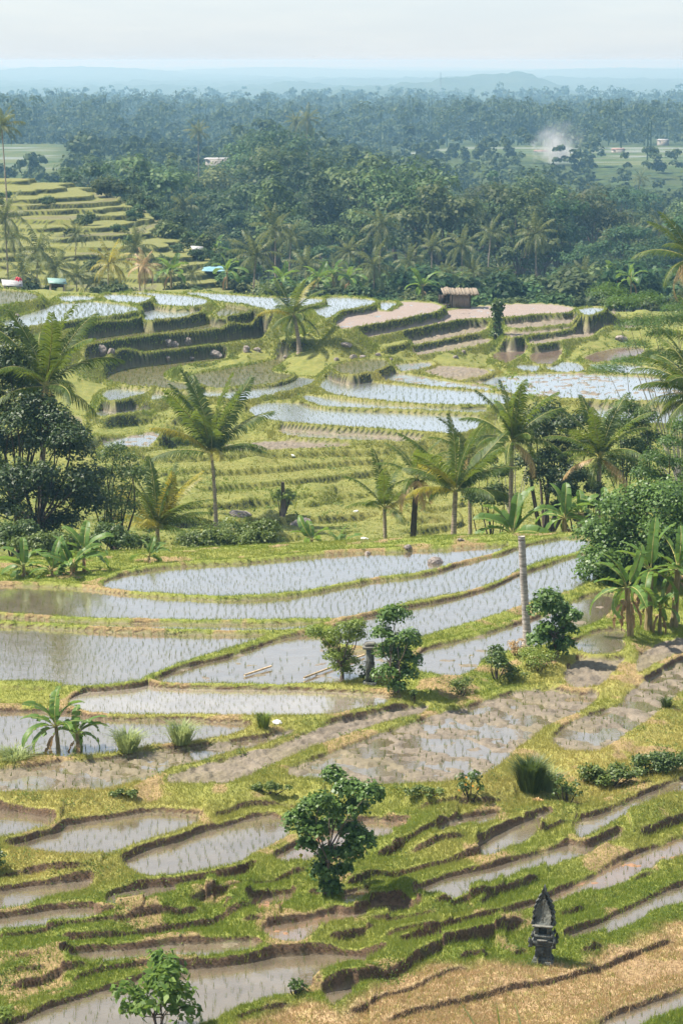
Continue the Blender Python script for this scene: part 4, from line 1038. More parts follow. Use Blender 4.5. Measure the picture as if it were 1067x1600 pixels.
shrub(720, 1085, 60, 28, 700, .07, 'ground', 'low green weeds on the bund right of the dense dark upright tree', 25, 'weed_clump')
shrub(735, 1248, 42, 50, 330, .10, 'mid', 'thin shrub with orange flowers on the bund below the big muddy paddy', 26)
m = MB(); p = hit(735, 1248); rg_ = np.random.default_rng(4)
fl_o = bpy.data.objects['leafy_shrub.002'] if 'leafy_shrub.002' in bpy.data.objects else None
if fl_o:
    for _ in range(6): m = MB(); leaves(m, rg_.normal(0, .2, (1, 3))*np.array([1, .6, .6])+np.array([0, -.25, .45]), np.array([[0, -1, .3]]), .06, rg_, .9); m.build('flower', LM['flower'], fl_o)
shrub(885, 1256, 50, 62, 260, .10, "mid", "thin bush with sparse leaves right of the big dark grass tuft", 27)
shrub(950, 1225, 110, 30, 2600, .075, 'ground', 'long low mat of creeper leaves on the bank right of the thin bush', 28, 'creeper_mat', .9, K=16, dep=.35)
shrub(1035, 1210, 110, 32, 2600, .075, 'mid', 'darker creeper mat on the bank at the right edge of the frame', 29, 'creeper_mat', .9, K=16, dep=.35)
shrub(200, 1246, 60, 14, 700, .06, 'ground', 'flat green weed patch on the bank above the three lower-left paddies', 30, 'weed_clump', .8, K=12, dep=.4)
shrub(420, 1240, 75, 16, 900, .07, 'ground', 'dark flat creeper patch on the bank left of the lone heart-leaved tree', 31, 'weed_clump', .8, K=12, dep=.4)
shrub(660, 1245, 90, 16, 800, .06, 'ground', 'flat green weed patch on the bank below the big muddy paddy', 32, 'weed_clump', .8, K=12, dep=.4)
shrub(-6, 1368, 36, 48, 600, .07, 'mid', 'dark bush cut off by the left edge beside an orange puddle', 33)
shrub(460, 1551, 34, 24, 90, .11, 'mid', 'small broad-leaved weed on the rim of the lowest paddy', 34, 'weed_plant')
shrub(8, 1600, 40, 28, 170, .09, 'light', 'bright yellow-green weed in the lower left corner', 35, 'weed_plant')
shrub(645, 1098, 18, 24, 120, .07, 'mid', 'little sapling in front of the dense dark upright tree', 36, 'weed_plant')
shrub(578, 1068, 34, 40, 420, .09, 'dark', 'dark bush wrapped round the low stone pillar', 37)
GT = leaf_mat('tuft_leaf', (.07, .11, .015), (.17, .22, .04), .3); GTD = leaf_mat('tuft_leaf_dark', (.03, .05, .012), (.10, .14, .03), .25); GTP = leaf_mat('tuft_leaf_pale', (.13, .18, .05), (.28, .32, .12), .35)
def tuft(u, v, wpx, hpx, n, mat, label, seed, w=.012):
    p = hit(u, v); k = px(p); return grass_tuft('grass_tuft', label, p, wpx*k/2, hpx*k, n, mat, seed, w)
tuft(828, 1238, 62, 58, 900, GTD, 'big dark rounded grass tuft with a shaded base on the lower bank', 41)
tuft(855, 1236, 60, 40, 260, GTP, 'pale drooping grass leaning out of the big dark tuft', 42)
tuft(200, 1172, 60, 34, 360, GTP, 'pale tall grass on the bund right of the two-stemmed banana plant', 43)
tuft(283, 1160, 58, 34, 360, GTP, 'pale grass clump farther along the bund, at the tip of the narrow pond', 44)
tuft(412, 1138, 30, 26, 240, GT, 'bright green grass clump on the bund near white scraps', 45)
tuft(25, 1188, 70, 20, 300, GTP, 'pale ragged grass on the bund at the left edge', 46)
tuft(1040, 1105, 26, 16, 200, GTD, 'dark grass clump on the bank at the right edge', 47)

# ---------------- bare coconut trunk
p = hit(826, 1010); h = top_at(812, 838, p)
t = thing('bare_palm_trunk', 'tall bare grey palm trunk without a crown, rising from the bund', 'tree trunk', (p[0], p[1], p[2]-.1))
m = MB(); s = np.linspace(0, 1, 90); k = px(p)
m.tube(np.stack([-14*k*s**.75, 0*s, (h+.1)*s], 1), (.125+.19*np.exp(-s*15))*(1-.10*s)*(1+.045*np.sin(s*160)), 14)
m.build('trunk', plain_mat('bare_palm_bark', (.17, .15, .13), (.36, .33, .29), 5, .9, .5, stretch=(.5, .5, 5)), t, True)
m = MB(); m.tube([(-14*k, 0, h-.02), (-14*k, 0, h+.03)], [.118, .10], 14); m.build('cut_top', BARKD, t)

# ---------------- banana plants
def bpl(u, v, hpx, leafpx, nl, label, seed, lean=0, dead=1, W=.42, azs=None, Y=None, e_top=80, e_low=5, torn=.6, group=None):
    p = hit(u, v) if Y is None else spot(u, Y); k = px(p)
    return banana('banana_plant', label, p, hpx*k, nl+2, leafpx*k*1.12, seed, (lean*k, 0), dead, W*leafpx*k, group, azs, e_top, e_low, torn)
bpl(93, 1178, 44, 66, 8, 'banana plant on the paddy bund, taller of a pair, with a yellow dead leaf', 51, -4, 2, .27, [1.2, 3.5, .3, 2.6, 5.2, 3.1, .1, 3.8], e_top=86, e_low=-8)
bpl(124, 1176, 30, 50, 4, 'smaller banana stem with a hanging brown leaf beside the taller one on the bund', 52, -3, 2, .28, [1.5, .3, .05, 2.8], e_top=70, e_low=-5)
bpl(985, 995, 78, 70, 8, 'banana plant with brown withered skirt, front left of the clump right of the ploughed plot', 53, -8, 4, .26, [1.7, 3.3, 2.7, .2, 3.6, 5, .6, 3.0], e_top=84, e_low=-25)
bpl(1012, 985, 95, 72, 9, 'tallest banana plant in the clump right of the ploughed plot', 54, 2, 3, .27, [1.3, .3, 2.9, 3.5, 5.5, .1, 2.2, 4.4], e_top=86, e_low=-30)
bpl(1052, 980, 92, 72, 8, 'banana plant at the right edge behind the banana clump', 55, 4, 3, .27, [1.6, 2.8, .4, 3.3, 5.0, 1.0], e_top=88, e_low=-30)
bpl(1030, 990, 40, 46, 5, 'low young banana plant between the taller ones at the right edge', 56, 0, 2, .3)
for u, v_, hp, lp, nl, sd, lab, az in (
    (112, 898, 12, 50, 8, 61, 'broad banana plant in the middle of the thicket below the big dark trees', [1.5, 2.6, .5, 3.3, .1, 4.9, 2.2]),
    (132, 893, 32, 50, 5, 62, 'tallest banana plant of the thicket, one leaf upright', [1.5, 2.5, .1, 3.2, 5.6]),
    (82, 900, 8, 42, 6, 63, 'low banana plant with a bright backlit leaf at the edge of the paddy', [1.4, 2.9, .4, 3.4]),
    (38, 900, 14, 50, 5, 64, 'banana plant with one reddish leaf near the left edge', [1.9, 3.0, .6, 4]),
    (233, 880, 12, 34, 5, 65, 'low banana sucker beside the paddy rim under the slender tree', [1.5, 2.4, .8, .2])):
    q = hit(u, v_); q = spot(u, min(q[1], 97) if q else 95)
    k = px(q); banana('banana_plant', lab, q, hp*k, nl+3, lp*k*1.25, sd, (0, 0), 2, .3*lp*k, None, az, 86, -15)
for u, Y, vt, lp, nl, sd, lab, az in (
    (487, 101, 832, 36, 4, 66, 'upright banana sucker right of the round shrub mass', [1.3, 1.9, .3, 2.9]),
    (530, 100, 848, 34, 6, 67, 'low sprawling banana sucker among weeds behind the paddy rim', [.4, 2.6, .1, 1.2, 3.1]),
    (800, 104, 815, 66, 9, 68, 'wide-spreading banana plant behind the bare palm trunk', [1.5, .5, 2.6, .1, 3.1, 2.2, 3.5, 5.8]),
    (880, 103, 795, 48, 7, 69, 'banana plant with tattered leaves between the dark trees and the big bush', [1.6, 2.5, .6, .1, 3.2]),
    (942, 106, 790, 44, 5, 70, 'banana plant with one broad upright leaf just left of the big glossy bush', [1.5, .4, 2.8, .1]),
    (905, 106, 790, 40, 5, 71, 'small banana plant between two other bananas under the dark trees', [1.7, .5, 2.8, 3.3])):
    q = spot(u, Y); k = px(q); hh = max(.4, top_at(u, vt+lp*.3, q)); banana('banana_plant', lab, q, hh, nl+3, lp*k*1.25, sd, (0, 0), 2, .3*lp*k*1.2, None, az, 86, -10)

# ---------------- coconut palms of the middle distance
def palm(ub, vb, ut, vt, frpx, nf, label, seed, Y=None, **kw):
    p = hit(ub, vb) if Y is None else spot(ub, Y); k = px(p)
    H = top_at(ut, vt, p); kw.setdefault('trunk_r', .13)
    return coco_palm('coconut_palm', label, p, H, nf, frpx*k, seed, ((ut-ub)*k, 0), **kw)
palm(338, 822, 332, 708, 124, 18, 'tall slim-trunked coconut palm standing alone on the green slope', 101, emax=88, emin=8, droop=.72, yellow=(12, 15), dead=0)
palm(250, 846, 248, 826, 104, 20, 'short young palm with yellow-green fronds left of the tall slim-trunked palm', 102, Y=112, emax=86, emin=10, droop=.8, yellow=(2, 5, 8, 9, 11, 12, 15, 17), trunk_r=.15)
palm(66, 870, 78, 604, 125, 16, 'big dark palm with long drooping fronds rising beside the dark trees', 103, Y=101.6, emax=86, emin=-22, droop=1.05, dead=1, trunk_r=.15)
palm(603, 856, 600, 795, 84, 12, 'small palm with pale arching fronds right of the green slope', 104, Y=112, emax=86, emin=0, droop=.95, dead=1, yellow=(8,))
palm(642, 850, 650, 748, 70, 14, 'shaggy dark palm with dead hanging fronds and a rough trunk', 105, Y=111, emax=80, emin=-50, droop=1.2, dead=4, trunk_r=.19, bark=BARKD)
palm(706, 852, 710, 768, 108, 15, 'palm with upswept fronds and one yellow sunlit frond', 106, Y=109, emax=86, emin=0, droop=.8, yellow=(7, 12), trunk_r=.17)
palm(795, 850, 796, 690, 98, 19, 'full-crowned palm standing in front of the dark middle trees', 107, Y=112, emax=88, emin=-15, droop=.95, dead=1, trunk_r=.15)
palm(930, 830, 932, 715, 98, 19, 'dense palm with pale old fronds just left of the big glossy bush', 108, Y=113, emax=87, emin=-20, droop=1.0, dead=2, trunk_r=.17)
palm(1092, 830, 1085, 620, 112, 14, 'palm beyond the right edge reaching in with long drooping fronds', 109, Y=106, emax=70, emin=-30, droop=1.25, dead=1, asym=[3.0, 2.7, 3.3, 2.4, 3.7, 2.9])
palm(735, 850, 730, 715, 70, 12, 'dim palm half hidden behind the palm with the yellow frond', 110, Y=122, emax=84, emin=-30, droop=1.1, dead=1)
palm(468, 547, 459, 492, 60, 17, 'small feathery palm on the terrace bank in the middle of the picture', 111, emax=84, emin=-40, droop=.9, trunk_r=.2, yellow=(3, 9))
palm(1092, 560, 1070, 405, 88, 18, 'large pale palm leaning in from the right edge above the feathery tree', 112, Y=150, emax=80, emin=-45, droop=1.15, dead=4, trunk_r=.17)
palm(1115, 700, 1100, 545, 90, 14, 'palm at the right edge with straw-coloured frond tips below the pale one', 113, Y=135, emax=75, emin=-40, droop=1.1, dead=2)
# ---------------- trees of the middle distance
def ptree(u, Y, vt, lobes, n, leaf, mk, label, seed, tr_r=.12, cl=(.26, .40), cr_px=60, bm=None, asp=.55, squash=.8, stems=1, ys=.5, up=.5, vb=None):
    p = spot(u, Y) if vb is None else hit(u, vb); k = px(p); h = top_at(u, vt, p)
    cr, tr = tree_mesh(seed, h, cr_px*k, h*.7, len(lobes), n, leaf, cl, tr_r, lobes=lobes_px(p, lobes, ys, seed), asp=asp, squash=squash, stems=stems, up=up)
    return make_tree('broadleaf_tree', label, 'tree', p, cr, tr, LM[mk] if isinstance(mk, str) else mk, bm or BARKD)
ptree(28, 104, 505, [(10, 535), (-18, 570), (32, 556), (14, 590), (46, 622), (-12, 630), (28, 655), (72, 655), (56, 695), (18, 705), (-22, 690), (92, 690), (-30, 610), (40, 590)], 17000, .17, 'dark',
      'tallest dark tree at the left edge, towering over the banana thicket', 201, .16, (.5, .72), 70, ys=1.0)
ptree(64, 98.8, 640, [(108, 715), (140, 745), (80, 735), (40, 745), (5, 755), (122, 775), (92, 785), (60, 770), (-20, 740), (118, 680), (30, 790), (-10, 800), (60, 825), (5, 840), (100, 820), (135, 800), (-30, 860), (75, 850), (70, 692), (86, 660), (58, 640), (40, 665), (100, 690)], 20000, .17, 'dark',
      'lower dark tree with two slim trunks beside the tallest one, above the banana thicket', 202, .12, (.48, .68), 62, stems=2, ys=1.0)
ptree(182, 107, 690, [(186, 702), (170, 716), (202, 722), (180, 745), (160, 742), (206, 752), (190, 775), (170, 782), (216, 738), (196, 795), (178, 815), (150, 765)], 6500, .12, LM['mid'],
      'slender airy tree with a dark trunk between the dark trees and the short young palm', 203, .13, (.5, .75), 42, ys=.5)
ptree(850, 117, 640, [(850, 652), (872, 668), (838, 690), (882, 700), (860, 720), (842, 742), (888, 742), (905, 662), (906, 694), (828, 662), (866, 760), (822, 720)], 12000, .16, 'dark',
      'dark dense tree in the middle of the palm row', 204, .2, (.44, .62), 55, ys=.9)
ptree(975, 118, 640, [(960, 665), (978, 648), (992, 672), (1002, 655), (985, 700), (965, 720), (1003, 715), (1015, 690), (990, 740), (950, 745)], 8000, .15, 'mid',
      'dark green leafy tree behind the dense palm with pale old fronds', 205, .15, (.44, .62), 45, ys=.8)
ptree(905, 112, 735, [(900, 750), (925, 765), (890, 775), (915, 790), (880, 765), (940, 785), (870, 790), (905, 805)], 6000, .15, 'dark',
      'low dark rounded tree under the dense palm with pale old fronds', 206, .1, (.36, .52), 38, ys=.6)
ptree(770, 118, 700, [(760, 720), (778, 735), (745, 745), (770, 765), (750, 780), (785, 785), (735, 775)], 5000, .14, 'mid',
      'leafy tree filling the gap between the upswept palm and the full-crowned palm', 207, .1, (.44, .62), 35, ys=.6)
ptree(800, 126, 575, [(792, 590), (775, 606), (812, 602), (832, 622), (762, 628), (800, 625), (845, 640), (785, 650)], 420, .15, 'light',
      'sparse pale yellow-green treetop showing above the full-crowned palm', 208, .06, (.3, .46), 42, ys=.5, bm=BARKP)
ptree(1012, 86, 755, [(1000, 775), (970, 795), (1030, 780), (945, 830), (985, 820), (1020, 815), (1055, 800), (935, 865), (965, 860), (1000, 855), (1040, 845), (1075, 830), (950, 885), (985, 885), (1020, 880), (1085, 800), (1050, 775), (1060, 870), (925, 840), (940, 900), (970, 898), (1000, 900), (1090, 860)], 22000, .135, 'heart',
      'big rounded glossy bush-like tree at the right edge above the banana clump', 209, .12, (.40, .56), 85, asp=.8, stems=3, ys=.7, vb=908)
ptree(1060, 103, 650, [(1040, 690), (1062, 668), (1020, 722), (1052, 732), (1082, 700), (1004, 745), (1072, 748), (1030, 755), (1095, 735)], 8000, .11, 'feather',
      'bright green feathery tree at the right edge behind the big glossy bush', 210, .1, (.44, .62), 45, ys=.6)
ptree(1052, 128, 455, [(958, 468), (1002, 468), (1040, 480), (1064, 502), (1012, 508), (978, 500), (945, 462), (1030, 528), (1000, 552), (970, 566), (944, 582), (1022, 558), (1062, 556), (1042, 500), (1085, 480), (1090, 530), (985, 540)], 22000, .12, 'feather',
      'spreading feathery tree with flat layered foliage and pale crooked trunks at the right edge', 211, .09, (.42, .6), 62, bm=BARKP, asp=.4, squash=.5, stems=2, ys=1.6, up=1.3)
# ivy-clad stump on the terrace
p = hit(776, 528); k = px(p); t = thing('ivy_covered_stump', 'stout tree stump clothed in ivy like a column, on the terrace right of the hut', 'stump', p)
H = top_at(774, 468, p); m = MB(); m.tube([(0, 0, -.2), (.05, 0, H*.5), (0, 0, H*.9)], [.3, .25, .2], 8); m.build('trunk', BARKD, t, True)
m = MB(); r_ = np.random.default_rng(9)
for zz, rr in ((.08, .9), (.2, .55), (.34, .5), (.48, .55), (.6, .62), (.72, .75), (.82, .8), (.9, .66)): ball(m, (0, 0, H*zz), 15*k*rr*.95, 260, .2, r_, .4, .8, .9)
m.build('ivy', LM['mid'], t)
# undergrowth beneath the palms
for i, (u, Y, w_, h_, mk, lab) in enumerate((
    (365, 97, 165, 62, 'ground', 'wide rounded shrub mass at the far rim of the topmost near paddy'), (300, 97, 60, 34, 'mid', 'darker end of the shrub row under the short young palm'),
    (20, 93, 100, 62, 'mid', 'dark undergrowth at the left edge behind the paddies'), (165, 93, 95, 44, 'mid', 'dense green bush under the slender tree'), (85, 92.5, 90, 34, 'ground', 'low leafy bush at the foot of the banana thicket'),
    (215, 94, 70, 26, 'ground', 'low weeds along the rim left of the topmost near paddy'), (130, 95, 60, 40, 'dark', 'dark bush between the bananas'), (270, 97, 46, 18, 'ground', 'small weeds on the far paddy rim under the short young palm'),
    (775, 104, 70, 50, 'mid', 'bush at the foot of the full-crowned palm'), (845, 102, 80, 40, 'dark', 'dark bush beneath the dark dense tree'), (690, 105, 40, 20, 'ground', 'small weeds between two palm feet'),
    (740, 106, 60, 44, 'dark', 'dark bush right of the upswept palm'), (905, 100, 70, 36, 'mid', 'leafy bush under the bananas left of the big glossy bush'), (455, 100, 60, 22, 'ground', 'low weeds right of the wide shrub mass'), (560, 102, 60, 16, 'ground', 'sparse low weeds by the banana sucker'),
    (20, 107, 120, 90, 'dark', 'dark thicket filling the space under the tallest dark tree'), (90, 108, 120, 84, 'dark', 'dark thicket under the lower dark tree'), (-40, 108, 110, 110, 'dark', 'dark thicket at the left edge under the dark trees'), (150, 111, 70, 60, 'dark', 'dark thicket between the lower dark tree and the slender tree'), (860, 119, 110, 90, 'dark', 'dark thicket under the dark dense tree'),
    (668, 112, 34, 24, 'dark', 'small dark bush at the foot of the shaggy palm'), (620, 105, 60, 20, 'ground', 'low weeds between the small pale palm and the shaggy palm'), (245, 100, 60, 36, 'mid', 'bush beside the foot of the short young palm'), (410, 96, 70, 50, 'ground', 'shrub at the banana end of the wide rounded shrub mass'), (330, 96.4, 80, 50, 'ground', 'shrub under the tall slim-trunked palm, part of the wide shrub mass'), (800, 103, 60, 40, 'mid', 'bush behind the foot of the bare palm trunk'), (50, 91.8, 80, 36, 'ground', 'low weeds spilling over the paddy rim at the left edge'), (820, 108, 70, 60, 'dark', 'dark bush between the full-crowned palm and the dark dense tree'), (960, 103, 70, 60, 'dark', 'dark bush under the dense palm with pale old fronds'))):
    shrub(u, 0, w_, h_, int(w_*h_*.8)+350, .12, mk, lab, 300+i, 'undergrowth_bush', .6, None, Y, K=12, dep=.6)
p = spot(440, 142); k = px(p); cr, tr = bush_mesh(340, 22*k, 20*k, 62*k, 700, .2, 9, .7)
t = thing('leafy_shrub', 'light green shrub grown up around the wooden post on the slope', 'shrub', p); tr.build('stems', BARK, t, True); cr.build('foliage', LM['light'], t)
h = top_at(440, 752, p); m = MB(); m.tube([(.1, -.3, -.2), (.12, -.3, h*.6), (.08, -.3, h)], [.13, .12, .10], 8); tag(m.build('wooden_post', BARK, loc=p, smooth=True), 'grey weathered wooden post standing on the green slope', 'post')

# ---------------- stones
ROCK = plain_mat('field_stone', (.10, .082, .07), (.30, .26, .23), 2.5, .9, .5, 12)
def rock_mesh(seed):
    rg = np.random.default_rng(seed); bm_ = bmesh.new(); bmesh.ops.create_icosphere(bm_, subdivisions=3, radius=1)
    c1 = rg.normal(size=(7, 3)); c1 /= np.linalg.norm(c1, axis=1)[:, None]
    for v in bm_.verts:
        d = np.array(v.co)
        for c_ in c1: d -= c_*max(0, float(np.dot(d, c_))-.66)*.85
        d *= 1+.10*math.sin(d[0]*7+seed)*math.cos(d[1]*6+d[2]*5); v.co = d
    me = bpy.data.meshes.new('rock'); bm_.to_mesh(me); bm_.free(); me.materials.append(ROCK); return me
RM = [rock_mesh(s) for s in range(5)]
for i, (u, v, w_, h_, lab) in enumerate((
    (158, 551, 17, 17, 'upright rounded boulder at the foot of the terrace bank beside the big drooping palm'), (174, 552, 13, 11, 'pale boulder right of the upright rounded one'), (335, 556, 24, 11, 'large flat pale boulder at the foot of the middle bank'),
    (262, 563, 10, 8, 'small dark stone below the middle bank'), (299, 561, 11, 6, 'small white stone left of the large flat boulder'), (262, 538, 12, 13, 'stone wedged in the bank above the small dark stone'), (293, 536, 15, 11, 'pale boulder on the narrow terrace strip'),
    (272, 541, 14, 10, 'reddish stone left of the pale boulder on the strip'), (385, 550, 14, 12, 'dark stone at the bank left of the small feathery palm'), (402, 549, 12, 9, 'dark stone beside the palm-side bank, nearer the palm'), (447, 560, 9, 7, 'pale stone at the foot of the small feathery palm'),
    (525, 563, 10, 6, 'pale stone in the rubble right of the small feathery palm'), (552, 561, 12, 9, 'whitish stone in the rubble below the rocky bank'), (566, 560, 13, 6, 'flat whitish stone in the rubble below the rocky bank'), (590, 556, 9, 7, 'white stone at the right end of the rubble'),
    (541, 541, 18, 8, 'brown stones on the ledge above the rubble'), (610, 563, 8, 5, 'small stone on the mud left of the brown ponds'), (712, 560, 8, 6, 'white stone below the ivy-covered stump bank'), (724, 552, 8, 6, 'stone in the bank below the ivy-covered stump'),
    (970, 533, 18, 13, 'dark boulder at the right end of the brown pond bank'), (680, 884, 25, 17, 'rounded brown boulder standing in the topmost near paddy'), 
    (375, 806, 40, 11, 'low heap of grey stones on the green slope'), (470, 820, 30, 12, 'heap of stones beside the wooden post'), (574, 870, 12, 10, 'stone on the rim of the topmost near paddy'),
    (85, 1090, 15, 8, 'pinkish stone on the little steps above the narrow pond'), (720, 846, 12, 6, 'stone at the foot of the upswept palm'), (27, 494, 9, 5, 'white stone on the high left paddy'), (638, 858, 14, 8, 'low stone beside the shaggy palm'))):
    p = hit(u, v)
    if p is None: continue
    k = px(p); o = bpy.data.objects.new('boulder', RM[i % 5]); COL.objects.link(o); o.location = (p[0], p[1]+.1, p[2]+h_*k*.2); o.scale = (w_*k*.55, w_*k*.45, h_*k*.62); o.rotation_euler = (.2*math.sin(i), .2*math.cos(i*2), i*1.3)
    tag(o, lab, 'boulder')
BAMBOO = plain_mat('bamboo', (.34, .24, .13), (.52, .40, .25), 6, .6, .1)
for a, b, lab in (((382, 1060), (424, 1047), 'short thin pole lying in the muddy paddy'), ((475, 1064), (569, 1029), 'long bamboo pole lying across the wet corner near the yellow-green tree')):
    A, B_ = np.array(hit(*a)), np.array(hit(*b)); A[2] += .1; B_[2] += .12; m = MB(); m.tube(np.linspace(A, B_, 6), .032, 7); tag(m.build('bamboo_pole', BAMBOO, smooth=True), lab, 'pole')
SCRAP = plain_mat('white_plastic', (.6, .6, .58), (.85, .85, .83), 6, .5, .4)
for i, (u, v, w_, lab) in enumerate(((433, 1130, 16, 'crumpled white scrap on the bund beside the bright grass clump'), (458, 713, 9, 'white scrap lying on the upper green slope'), (570, 843, 15, 'white scrap in the grass beyond the paddy rim'), (556, 800, 10, 'small white scrap on a slope step'))):
    p = hit(u, v); k = px(p); o = bpy.data.objects.new('plastic_scrap', RM[(i+2) % 5].copy()); o.data.materials[0] = SCRAP; COL.objects.link(o)
    o.location = (p[0], p[1], p[2]+.03); o.scale = (w_*k*.5, w_*k*.4, w_*k*.22); o.rotation_euler = (.3, .2, i); tag(o, lab, 'scrap')
p = hit(839, 1253); k = px(p); t = thing('coconut_husk_heap', 'little heap of orange coconut husks on the bund below the big dark grass tuft', 'husk heap', p)
HUSK = plain_mat('coconut_husk', (.62, .33, .12), (.80, .55, .28), 5, .8, .4)
for i, (dx, dz) in enumerate(((-6, 1.5), (-2, 3), (3, 2), (7, 2.5), (1, 5))):
    me = RM[i].copy(); me.materials[0] = HUSK; o = bpy.data.objects.new('husk', me); COL.objects.link(o); o.parent = t; o.location = (dx*k, -.05*i+.1, dz*k); o.scale = (4.2*k, 3.6*k, 3*k); o.rotation_euler = (i, i*2, i)
p = hit(570, 1103); k = px(p); rg_ = np.random.default_rng(77); t = thing('palm_seedling', 'young palm seedling with a few upright fronds on the bund beside the pale oval pond', 'palm seedling', p)
for i, (az, e) in enumerate(((2.9, 40), (.3, 62), (2.2, 70), (.1, 30), (3.4, 18))):
    rac, lv = frond_mesh(rg_, 30*k, R(e), .5, 16, ll=.7, hang=.1, wl=.05); o = lv.build('frond', LM['palm'], t); o.rotation_euler = (0, 0, az); rac.build('midrib', RACHIS, o)
# long blades close to the camera at the bottom edge
p = hit(745, 1592); 
for u, lab, ln in ((735, 'long pale grass blade arching at the bottom edge', -.45), (765, 'upright bright green grass blade at the bottom edge', -.12), (800, 'thin brownish grass stalk at the bottom edge', -.2)):
    q = spot(u+18, 45.5); hh = top_at(u, 1566, q); s = np.linspace(0, 1, 9); m = MB(); X = ln*s**1.7; Zz = hh*s; wv_ = .024*(1-s)**.6+.002
    v = np.concatenate([np.stack([X-wv_, 0*s, Zz], 1), np.stack([X+wv_, .012+0*s, Zz+wv_*.3], 1)]); m.add(v, [(i, 9+i, 10+i, i+1) for i in range(8)])
    tag(m.build('grass_stalk', GTP if u != 765 else GT, loc=q), lab, 'grass blade')

# ---------------- field hut and small shelters
WOODW = plain_mat('hut_boards', (.22, .165, .13), (.42, .33, .27), 3, .85, .5, stretch=(8, 8, .4)); THATCH = plain_mat('hut_roof', (.14, .11, .08), (.30, .25, .19), 4, .9, .6, stretch=(1, 6, 1)); DARKW = plain_mat('dark_timber', (.03, .022, .018), (.08, .06, .045), 6)
p = hit(717, 481); k = px(p)
t = thing('field_hut', 'small wooden field hut with a flat thatched roof beside the pinkish ploughed plots', 'hut', (p[0], p[1]+1.2, p[2]-.1), R(6))
def hx(u): return (u-717)*k
def hz(v): return top_at(717, v, (p[0], p[1]+1.2, p[2]-.1))
m = MB()
for i in range(11): m.box(hx(706)+i*(hx(733)-hx(706))/10, -.55+.012*(i % 2), (hz(480)+hz(460))/2, 2.5*k, .05, hz(460)-hz(479))
for s_ in (706, 733): m.box(hx(s_), 0, (hz(480)+hz(460))/2, .05, 1.06, hz(460)-hz(479))
m.box(hx(719.5), .55, (hz(480)+hz(460))/2, hx(733)-hx(706), .05, hz(460)-hz(479)); m.build('wall', WOODW, t)
for u in (687, 697, 705, 734): 
    for yy in (-.62, .6): MB().tube([(hx(u), yy, -.1), (hx(u), yy, hz(459))], .05, 6).build('post', DARKW, t)
MB().box(hx(695), .1, hz(476), hx(704)-hx(687), 1.1, .07).build('bench', DARKW, t)
m = MB(); m.box(hx(695), .45, (hz(474)+hz(461))/2, hx(704)-hx(687), .05, hz(461)-hz(474)); m.build('back_panel', DARKW, t)
rf = MB(); rr_ = np.random.default_rng(8)
for i in range(26):
    x = hx(690)+i*(hx(744)-hx(690))/25; rf.box(x, rr_.normal(0, .05), hz(455)+.03*rr_.normal()+.05, 2.7*k, 1.75+.25*rr_.random(), .10)
o = rf.build('roof', THATCH, t); o.rotation_euler = (R(13), R(2.5), 0)
def shelter(u, v, wpx, hpx, roofmat, label, Y=None, extra=None, name='field_shelter', depth=.8, rz=.2):
    q = rch(u, v) if Y is None else None
    if q is None:
        x, _, z = at(u, v, Y or 250); q = (x, Y or 250, z)
    kk = px(q); w_, h_ = wpx*kk, hpx*kk; t = thing(name, label, 'shelter', q, rz); d_ = w_*depth
    m = MB(); m.box(0, d_*.3, h_*.3, w_*.85, .08, h_*.7); m.build('wall', DARKW, t)
    for sx in (-.42, .42):
        for sy in (-.4, .4): MB().tube([(sx*w_, sy*d_, -.6), (sx*w_, sy*d_, h_*.72)], .06, 5).build('post', WOODW, t)
    o = MB().box(0, 0, 0, w_*1.15, d_*1.25, .06).build('roof', roofmat, t); o.location = (0, 0, h_*.82); o.rotation_euler = (R(14), R(4), 0); return t
TIN_G = plain_mat('green_tin', (.12, .21, .19), (.19, .29, .26), 3, .5, .1); TIN_W = plain_mat('pale_tin', (.22, .22, .22), (.36, .36, .36), 2, .6, .1); TARP = plain_mat('blue_tarp', (.09, .20, .27), (.18, .32, .38), 2, .5, .3)
REDC = plain_mat('red_cloth', (.5, .03, .06), (.65, .06, .10), 5); TILE = plain_mat('red_tile', (.20, .125, .10), (.28, .19, .16), 2, .8, .3); PALE = plain_mat('pale_wall', (.2, .19, .17), (.3, .28, .25), 1, .8)
shelter(90, 449, 25, 12, TIN_G, 'little shelter with a green tin roof at the foot of the terraced hillside', 246)
t = shelter(20, 449, 28, 8, TIN_W, 'low white-roofed shelter with red cloth at the foot of the terraced hillside', 246); m = MB(); ball(m, (.6, -.5, .8), .35, 60, .3, np.random.default_rng(1)); m.build('red_cloth', REDC, t)
shelter(309, 400, 17, 13, TIN_W, 'tiny pale-roofed hut at the end of the terraced hillside', None)
q = rch(338, 424)
if q is None: q = at(338, 424, 275)
kk = px(q); m = MB(); s_ = np.linspace(-1, 1, 12); gx_, gy_ = np.meshgrid(s_*20*kk, s_*3.2); v = np.stack([gx_.ravel(), gy_.ravel(), .35+.25*np.cos(gx_.ravel()*.9)*np.cos(gy_.ravel()*.6)], 1)
i_ = np.arange(144).reshape(12, 12); m.add(v, np.stack([i_[:-1, :-1], i_[:-1, 1:], i_[1:, 1:], i_[1:, :-1]], -1).reshape(-1, 4)); o = m.build('blue_tarpaulin', TARP, loc=q)
sol = o.modifiers.new('thick', 'SOLIDIFY'); sol.thickness = .05; tag(o, 'light blue tarpaulin spread at the end of the terraced hillside', 'tarpaulin')
